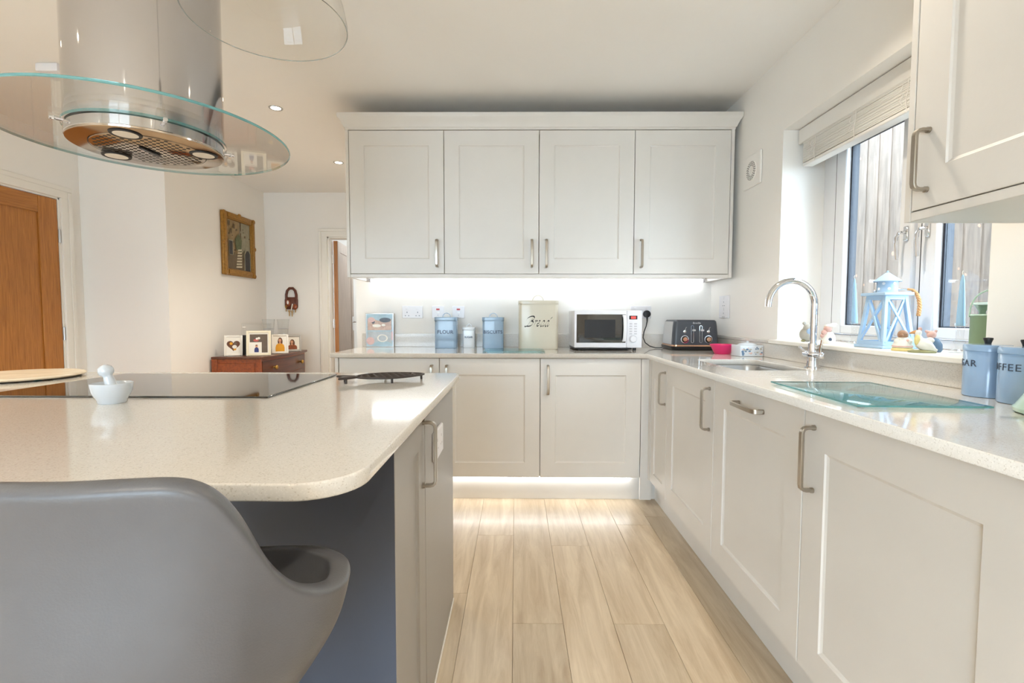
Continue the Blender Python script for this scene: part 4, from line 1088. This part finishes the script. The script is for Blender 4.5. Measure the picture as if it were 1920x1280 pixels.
wc = thing('watering_can', 'green metal watering can on the sill at the window corner', 'watering can', (1.500, 1.545, SILL+.0005))
MB().lathe([(0, 0), (.045, 0), (.046, .002), (.0455, .125), (.047, .128)], seg=40).build('body', 'can_green', wc)
MB().lathe([(.044, .128), (.044, .06), (0, .06)], seg=40).build('inside', 'can_inside', wc)
MB().lathe([(.0465, .126), (.049, .128), (.0465, .131), (.044, .129)], seg=40, closed=True).build('rim', 'kettle_green', wc)
MB().tube([(-.047*.72*math.cos(PI*k/12), .047*.70*math.cos(PI*k/12), .122+.085*math.sin(PI*k/12)**.8) for k in range(13)], 0, flat=(.006, .0025), up=(.7, .7, 0)).build('handle', 'kettle_green', wc)
MB().tube([(.012, .034, .07), (.012, .036, .11), (.010, .036, .140), (.008, .034, .158), (.007, .033, .166)], [.008, .008, .009, .018, .028], 16).build('spout', 'kettle_green', wc)

# ------------------------------------------------------------------ sockets, switches, vent
def plate(label, loc, rotz, w, h, kind):
    t = thing('socket_plate' if kind != 'switch' else 'switch_plate', label, 'socket' if kind != 'switch' else 'switch', loc, rotz)
    MB().box(-w/2, w/2, -.010, -.0005, -h/2, h/2, .0025).build('plate', 'white_plastic', t)
    if kind == 'switch':
        MB().box(-.012, .012, -.0125, -.0095, .014, .025, .001).build('rocker', 'red_rocker', t)
        MB().box(-.009, .009, -.0122, -.0095, -.008, .001, .001).build('neon', 'neon_white', t)
        MB().box(-.001, .001, -.0104, -.0096, -.026, -.018).build('mark', 'text_dark', t)
    if kind in ('double', 'tall'):
        gangs = [(-.038, 0), (.038, 0)] if kind == 'double' else [(0, .034), (0, -.040)]
        for gx, gz in gangs:
            for dx, dz, ww, hh in ((0, -.002, .0045, .009), (-.0115, -.026, .008, .0045), (.0115, -.026, .008, .0045)):
                MB().box(gx+dx-ww/2, gx+dx+ww/2, -.0104, -.0096, gz+dz-hh/2, gz+dz+hh/2).build('slot', 'text_dark', t)
            MB().box(gx-.008, gx+.008, -.0125, -.0098, gz+.016, gz+.034, .001).build('rocker', 'white_plastic', t)
    return t
plate('white double socket on the back wall near the picture board', (-.740, YB, 1.148), 0, .146, .088, 'double')
plate('white switch with red rocker above the FLOUR canister, left one of two', (-.557, YB, 1.148), 0, .086, .088, 'switch')
plate('white switch with red rocker above the small white tin, right one of two', (-.411, YB, 1.148), 0, .086, .088, 'switch')
plate('white double socket behind the microwave holding the black plug', (.888, YB, 1.150), 0, .146, .088, 'double')
plate('upright white socket on the window wall above the pink bowl', (XW, 3.222, 1.184), RZ, .146, .148, 'tall')
vt = thing('wall_vent', 'square white extractor vent with round grille high on the wall', 'vent', (XW, 2.878, 1.968), RZ)
MB().box(-.1, .1, -.014, -.0005, -.093, .093, .004).build('plate', 'wall_paint', vt)
MB().lathe([(.026, .0), (.026, .004), (.056, .004), (.060, .0)], seg=40).build('grille', 'wall_paint', vt).matrix_local = Matrix.Translation((0, -.0135, 0)) @ Matrix.Rotation(PI/2, 4, 'X')
hh_ = MB()
for rr2, nn2 in ((.032, 16), (.041, 20), (.050, 24)):
    for k in range(nn2):
        a = 2*PI*(k+.5*(nn2 % 3))/nn2; hh_.disc((rr2*math.cos(a), -.0181, rr2*math.sin(a)), .0037, (0, -1, 0), 8)
hh_.build('grille_holes', 'text_black', vt, kind='stuff')

# ------------------------------------------------------------------ far corner: picture, key holder, chest and photo frames
pc = thing('framed_painting', 'street scene painting in an ornate gilt frame', 'painting', (XP+.001, 4.845, 1.51), PI/2)
pw_, ph_ = .275, .605
for nm, a in (('frame_side', (-pw_, -pw_+.065, 0, ph_)), ('frame_side', (pw_-.065, pw_, 0, ph_)), ('frame_rail', (-pw_+.06, pw_-.06, 0, .065)), ('frame_rail', (-pw_+.06, pw_-.06, ph_-.065, ph_))):
    MB().box(a[0], a[1], -.030, 0, a[2], a[3], .008, 2).box(a[0]+.012, a[1]-.012, -.040, -.026, a[2]+.012, a[3]-.012, .006, 2).build(nm, 'gilt', pc)
for x, z in ((-pw_+.02, .02), (pw_-.02, .02), (-pw_+.02, ph_-.02), (pw_-.02, ph_-.02), (0, ph_-.01), (pw_-.012, ph_/2), (-pw_+.012, ph_/2)):
    MB().ball((x, -.030, z), .024, (1.2, .5, 1.0), 10, 8).build('corner_ornament', 'gilt', pc)
mat('paint_ochre', (150, 128, 92), .7, var=.18, scale=16); mat('paint_umber', (104, 88, 66), .7, var=.2, scale=20); mat('paint_shadow', (62, 60, 60), .7, var=.2, scale=20)
mat('paint_stone', (150, 144, 122), .7, var=.15, scale=24); mat('paint_cream', (206, 194, 166), .7, var=.1, scale=24); mat('paint_green', (98, 104, 74), .7, var=.25, scale=24)
cv = MB(); P_ = [0]
def pq(pts, mi):
    P_[0] += 1; cv.mi = mi; y = -.010-.00012*P_[0]; cv.poly([(x, y, z) for x, z in pts])
pq([(-.215, .06), (.215, .06), (.215, .545), (-.215, .545)], 0)
pq([(.02, .06), (.215, .06), (.215, .545), (.02, .545)], 3); pq([(.03, .20), (.055, .20), (.055, .545), (.03, .545)], 1)
for _ in range(70):
    dx, dz, dw_, dh = random.uniform(-.21, .18), random.uniform(.07, .51), random.uniform(.012, .035), random.uniform(.008, .03)
    pq([(dx, dz), (dx+dw_, dz+.004), (dx+dw_*.9, dz+dh), (dx+.003, dz+dh*.9)], (1 if random.random() < .4 else 0) if dx < .02 else (3 if random.random() < .5 else 1))
pq([(-.215, .06), (.10, .06), (.06, .24), (-.215, .18)], 1); pq([(-.05, .26), (.03, .24), (.05, .36), (0, .42), (-.07, .36)], 5)
pq([(-.175, .20), (-.105, .20), (-.105, .345), (-.175, .345)], 3); pq([(-.168, .205), (-.112, .205), (-.112, .335), (-.168, .335)], 2)
pq([(.085, .06), (.20, .06), (.20, .25), (.175, .29), (.125, .29), (.085, .24)], 3); pq([(.10, .06), (.19, .06), (.19, .24), (.168, .27), (.135, .27), (.10, .23)], 2)
for k in range(7): pq([(-.02-.006*k+.07*(k > 3)*0, .265-.028*k), (.045+.004*math.sin(k), .275-.028*k), (.040, .258-.028*k), (-.025-.006*k, .250-.028*k)], 4)
for x, z in ((-.18, .48), (-.10, .46), (-.15, .41)): pq([(x, z), (x+.03, z), (x+.03, z+.045), (x, z+.045)], 1)
cv.build('canvas', ['paint_ochre', 'paint_umber', 'paint_shadow', 'paint_stone', 'paint_cream', 'paint_green'], pc, recalc=False)
kh = thing('key_holder', 'brown padlock-shaped key holder with keys on the far wall', 'key holder', (-2.497, YF-.001, 1.16))
P = [(-.055, -.012, .10), (-.056, -.012, .19), (-.045, -.012, .235), (-.020, -.012, .262), (.020, -.012, .262), (.045, -.012, .235), (.056, -.012, .19), (.055, -.012, .10)]
MB().tube(P, .015, 8).build('loop', 'leather_brown', kh)
MB().prism(rrect(-.07, .07, .03, .165, .03), .002, .022, .004).build('body', 'leather_brown', kh).rotation_euler = (PI/2, 0, 0)
MB().ball((-.032, -.026, .095), .026, (1, .5, 1.5)).ball((.045, -.026, .055), .024, (1, .5, 1.3)).build('badge', 'chest_wood', kh)
MB().ball((-.03, -.036, .105), .010, (1, .5, 2.2)).tube([(.02, -.03, .09), (.005, -.032, .02)], .006).build('charm', 'mount_white', kh)
for x, z in ((-.055, .01), (-.02, -.04), (.012, -.045), (.05, .0)):
    MB().lathe([(.006, -.002), (.012, -.002), (.012, .002), (.006, .002)], seg=16, closed=True).build('key_ring', 'brass', kh).matrix_local = Matrix.Translation((x, -.026, z+.05)) @ Matrix.Rotation(PI/2, 4, 'X')
    MB().box(x-.004, x+.004, -.028, -.024, z-.005, z+.042, .001).build('key', 'brass', kh)

CX0, CX1, CY0, CY1, CZ = XP+.02, -2.285, 4.345, 5.30, .745
cs = thing('chest_of_drawers', 'polished reddish wooden bow-front chest of drawers in the far corner', 'chest of drawers', (CX0, CY0, 0))
L_, D2 = CY1-CY0, CX1-CX0
def bowx(y): return D2-.03+.045*math.sin(PI*y/L_)
outl = [(0, 0), (D2-.02, 0)]+[(bowx(L_*k/10)+.012, L_*k/10) for k in range(0, 11)]+[(0, L_)]
MB().prism(outl, CZ-.022, CZ, .004).build('top', 'chest_dark', cs)
body = [(.01, .012), (D2-.03, .012)]+[(bowx(L_*k/10)-.012, .012+(L_-.024)*k/10) for k in range(0, 11)]+[(.01, L_-.012)]
MB().prism(body, .10, CZ-.022).build('body', 'chest_wood', cs)
MB().box(.05, D2-.09, .004, .0125, .14, CZ-.06, .003).build('side_panel', 'chest_wood', cs)
for x in (.0, D2-.075): MB().box(x, x+.05, .002, .0125, .10, CZ-.022, .002).build('corner_stile', 'chest_wood', cs)
for r_ in range(4):
    z0_, z1_ = .12+r_*.148, .258+r_*.148
    pts = [(bowx(L_*k/10)-.004, .04+(L_-.08)*k/10) for k in range(11)]; back = [(x-.012, y) for x, y in pts[::-1]]
    dw_ = MB().prism((pts+back)[::-1], z0_, z1_, .002).build('drawer', 'chest_dark', cs)
    for yy in (.2, L_-.2):
        xk = bowx(yy)-.004
        MB().ball((xk+.022, yy, (z0_+z1_)/2), .020, (.8, 1, 1)).cyl((xk-.004, yy, (z0_+z1_)/2), (xk+.012, yy, (z0_+z1_)/2), .009, 12).build('knob', 'brass' if r_ == 3 else 'chest_dark', dw_)
for x in (.03, D2-.07):
    for y in (.03, L_-.07): MB().box(x, x+.045, y, y+.045, .0005, .10, .004).build('foot', 'chest_dark', cs)

def photo(label, x, y, rot, w, h, fm, fwid, tilt=12, paint=None, mount='mount_white'):
    t = thing('photo_frame', label, 'photo frame', (x, y, CZ+.0015), math.radians(rot), 'photo frames on the chest')
    T = Matrix.Rotation(math.radians(-tilt), 4, 'X')
    b = MB(); b.M = T
    b.box(-w/2, -w/2+fwid, -.014, 0, 0, h, .002).box(w/2-fwid, w/2, -.014, 0, 0, h, .002).box(-w/2+fwid, w/2-fwid, -.014, 0, 0, fwid, .002).box(-w/2+fwid, w/2-fwid, -.014, 0, h-fwid, h, .002)
    b.build('frame', fm, t)
    m2 = MB(); m2.M = T; m2.box(-w/2+fwid-.001, w/2-fwid+.001, -.008, -.004, fwid-.001, h-fwid+.001); m2.build('mount', mount, t)
    if paint:
        p = MB(); p.M = T; ms = paint(p, w, h); p.build('photograph', ms, t, recalc=False)
    st_ = MB().box(-.012, .012, h*.33, h*.33+.004, 0, .002).tube([(0, h*.12, h*.55), (0, h*.36, .003)], .005, 6); st_.build('strut', 'photo_black', t)
    return t
def pd_(p, x, z, r, mi, sc=(1, 1), y=-.0085):
    p.mi = mi; n_ = 20; p.poly([(x+r*sc[0]*math.cos(2*PI*k/n_), y-.0003*mi, z+r*sc[1]*math.sin(2*PI*k/n_)) for k in range(n_)])
def heart(p, w, h):
    p.mi = 0; pts = []
    for k in range(28):
        q = 2*PI*k/28; pts.append((.0034*16*math.sin(q)**3, -.0084, h*.52+.0034*(13*math.cos(q)-5*math.cos(2*q)-2*math.cos(3*q)-math.cos(4*q))))
    p.poly(pts); pd_(p, -.018, h*.60, .013, 1); pd_(p, .016, h*.60, .012, 2); pd_(p, .010, h*.44, .019, 3, (1, .9)); pd_(p, .012, h*.33, .012, 1)
    return ['hair', 'yellow_cloth', 'photo_dark', 'mount_white']
def collage(p, w, h):
    p.mi = 0; p.poly([(-w*.36, -.0083, h*.12), (w*.36, -.0083, h*.12), (w*.36, -.0083, h*.86), (-w*.36, -.0083, h*.86)])
    p.mi = 4; p.poly([(-w*.36, -.0086, h*.12), (w*.12, -.0086, h*.12), (w*.12, -.0086, h*.54), (-w*.36, -.0086, h*.54)])
    pd_(p, -.022, h*.62, .014, 1, (1.6, .9)); pd_(p, -.015, h*.68, .010, 4); pd_(p, .002, h*.70, .011, 4)
    bust(p, -.018, h*.14, h*.34, .018, 2, -.0091); pd_(p, -.018, h*.38, .011, 3, y=-.0092); pd_(p, -.018, h*.42, .009, 5, (1, .5), y=-.0092)
    return ['photo_dark', 'photo_red', 'navy_cloth', 'skin', 'mount_white', 'hair']
def bust(p, cx, z0_, z1_, hw, mi, y):
    p.mi = mi; d = z1_-z0_
    p.poly([(cx-hw, y, z0_), (cx+hw, y, z0_), (cx+hw*1.02, y, z0_+d*.45), (cx+hw*.86, y, z0_+d*.78), (cx+hw*.45, y, z0_+d*.95), (cx, y, z1_), (cx-hw*.45, y, z0_+d*.95), (cx-hw*.86, y, z0_+d*.78), (cx-hw*1.02, y, z0_+d*.45)])
def portrait(p, w, h):
    pd_(p, .002, h*.62, .024, 0, (.9, 1.75)); bust(p, 0, h*.11, h*.54, .040, 1, -.0090); pd_(p, 0, h*.55, .008, 2, (1, 1.4), y=-.0090); pd_(p, 0, h*.69, .0125, 2, (1, 1.3), y=-.0092)
    return ['hair', 'yellow_cloth', 'skin']
def portrait2(p, w, h):
    pd_(p, .004, h*.50, .022, 0, (1.1, 1.9)); bust(p, .004, h*.13, h*.42, .044, 1, -.0090); pd_(p, 0, h*.44, .008, 2, (1, 1.4), y=-.0090); pd_(p, 0, h*.58, .0125, 2, (1, 1.3), y=-.0092)
    return ['hair', 'chest_wood', 'skin']
photo('white photo frame with a heart-shaped picture', -2.615, 4.440, 24, .150, .192, 'mount_white', .016, paint=heart)
photo('large cream photo frame with a collage of pictures', -2.395, 4.470, 24, .205, .235, 'frame_cream', .020, paint=collage)
photo('white photo frame with a person in a yellow top', -2.325, 4.735, 26, .150, .190, 'mount_white', .014, paint=portrait)
photo('silver photo frame with a long-haired person, nearest the far wall', -2.335, 5.010, 28, .180, .172, 'frame_silver', .018, paint=portrait2)
photo('clear glass photo frame behind the cream one', -2.535, 4.70, 24, .26, .30, 'vase_glass', .014, tilt=8, mount='vase_glass')
photo('small black photo frame between the heart and cream frames', -2.56, 4.545, 22, .11, .19, 'photo_black', .012, tilt=8, mount='photo_black')
def vase(label, x, y):
    t = thing('glass_vase', label, 'vase', (x, y, CZ+.0015))
    pr = [(.035, .008), (.038, .02), (.044, .12), (.048, .20), (.052, .235), (.062, .335)]
    MB().lathe([(0, 0), (.036, 0)]+pr+[(r-.004, z) for r, z in pr[::-1]]+[(0, .010)], seg=20).build('glass', 'vase_glass', t)
    for z, r in ((.235, .0535), (.330, .0625)): MB().lathe([(r-.001, z-.003), (r+.001, z), (r-.001, z+.003)], seg=20).build('cut_band', 'grey_plastic' if z < .3 else 'vase_glass', t)
vase('clear cut-glass vase in the corner, nearer the painting', -2.585, 5.03); vase('clear cut-glass vase in the corner, nearer the doorway', -2.50, 5.17)

# ------------------------------------------------------------------ ceiling downlights and detector
def downlight(x, y, label, seen=False):
    t = thing('ceiling_downlight', label, 'downlight', (x, y, ZC), 0, 'recessed ceiling downlights')
    MB().lathe([(.030, -.001), (.034, -.004), (.043, -.003), (.044, -.0005)], seg=32).build('bezel', 'brushed_steel', t)
    MB().disc((0, 0, -.0015), .030, (0, 0, -1), 28).build('lens', 'downlight_glow', t)
    l = bpy.data.lights.new('downlight_beam', 'SPOT'); l.energy = LAMP_W; l.color = WARM; l.spot_size = math.radians(128); l.spot_blend = .9; l.shadow_soft_size = .035
    o = bpy.data.objects.new('downlight_beam', l); C.objects.link(o); o.parent = t; o.location = (0, 0, -.02)
downlight(-1.57, 3.215, 'recessed ceiling downlight beyond the cooker hood, the larger of two in view')
downlight(-1.571, 4.336, 'recessed ceiling downlight next to the wall cabinets, the smaller of two in view')
for x, y in ((-2.65, 1.9), (-1.57, -2.0), (.84, 1.72), (.60, -.6), (.60, -1.6), (.42, -2.4), (-2.45, .7), (-.9, -.6), (-.9, -2.0), (-2.65, -1.0)):
    downlight(x, y, 'recessed ceiling downlight above and behind the viewer')
sd = thing('smoke_detector', 'white box detector on the ceiling left of the hood', 'detector', (-2.52, 2.70, ZC))
MB().box(-.06, .06, -.06, .06, -.045, -.0005, .006, 2).build('body', 'white_plastic', sd)
MB().lathe([(0, -.050), (.03, -.049), (.036, -.045)], seg=24).build('sensor', 'white_plastic', sd)
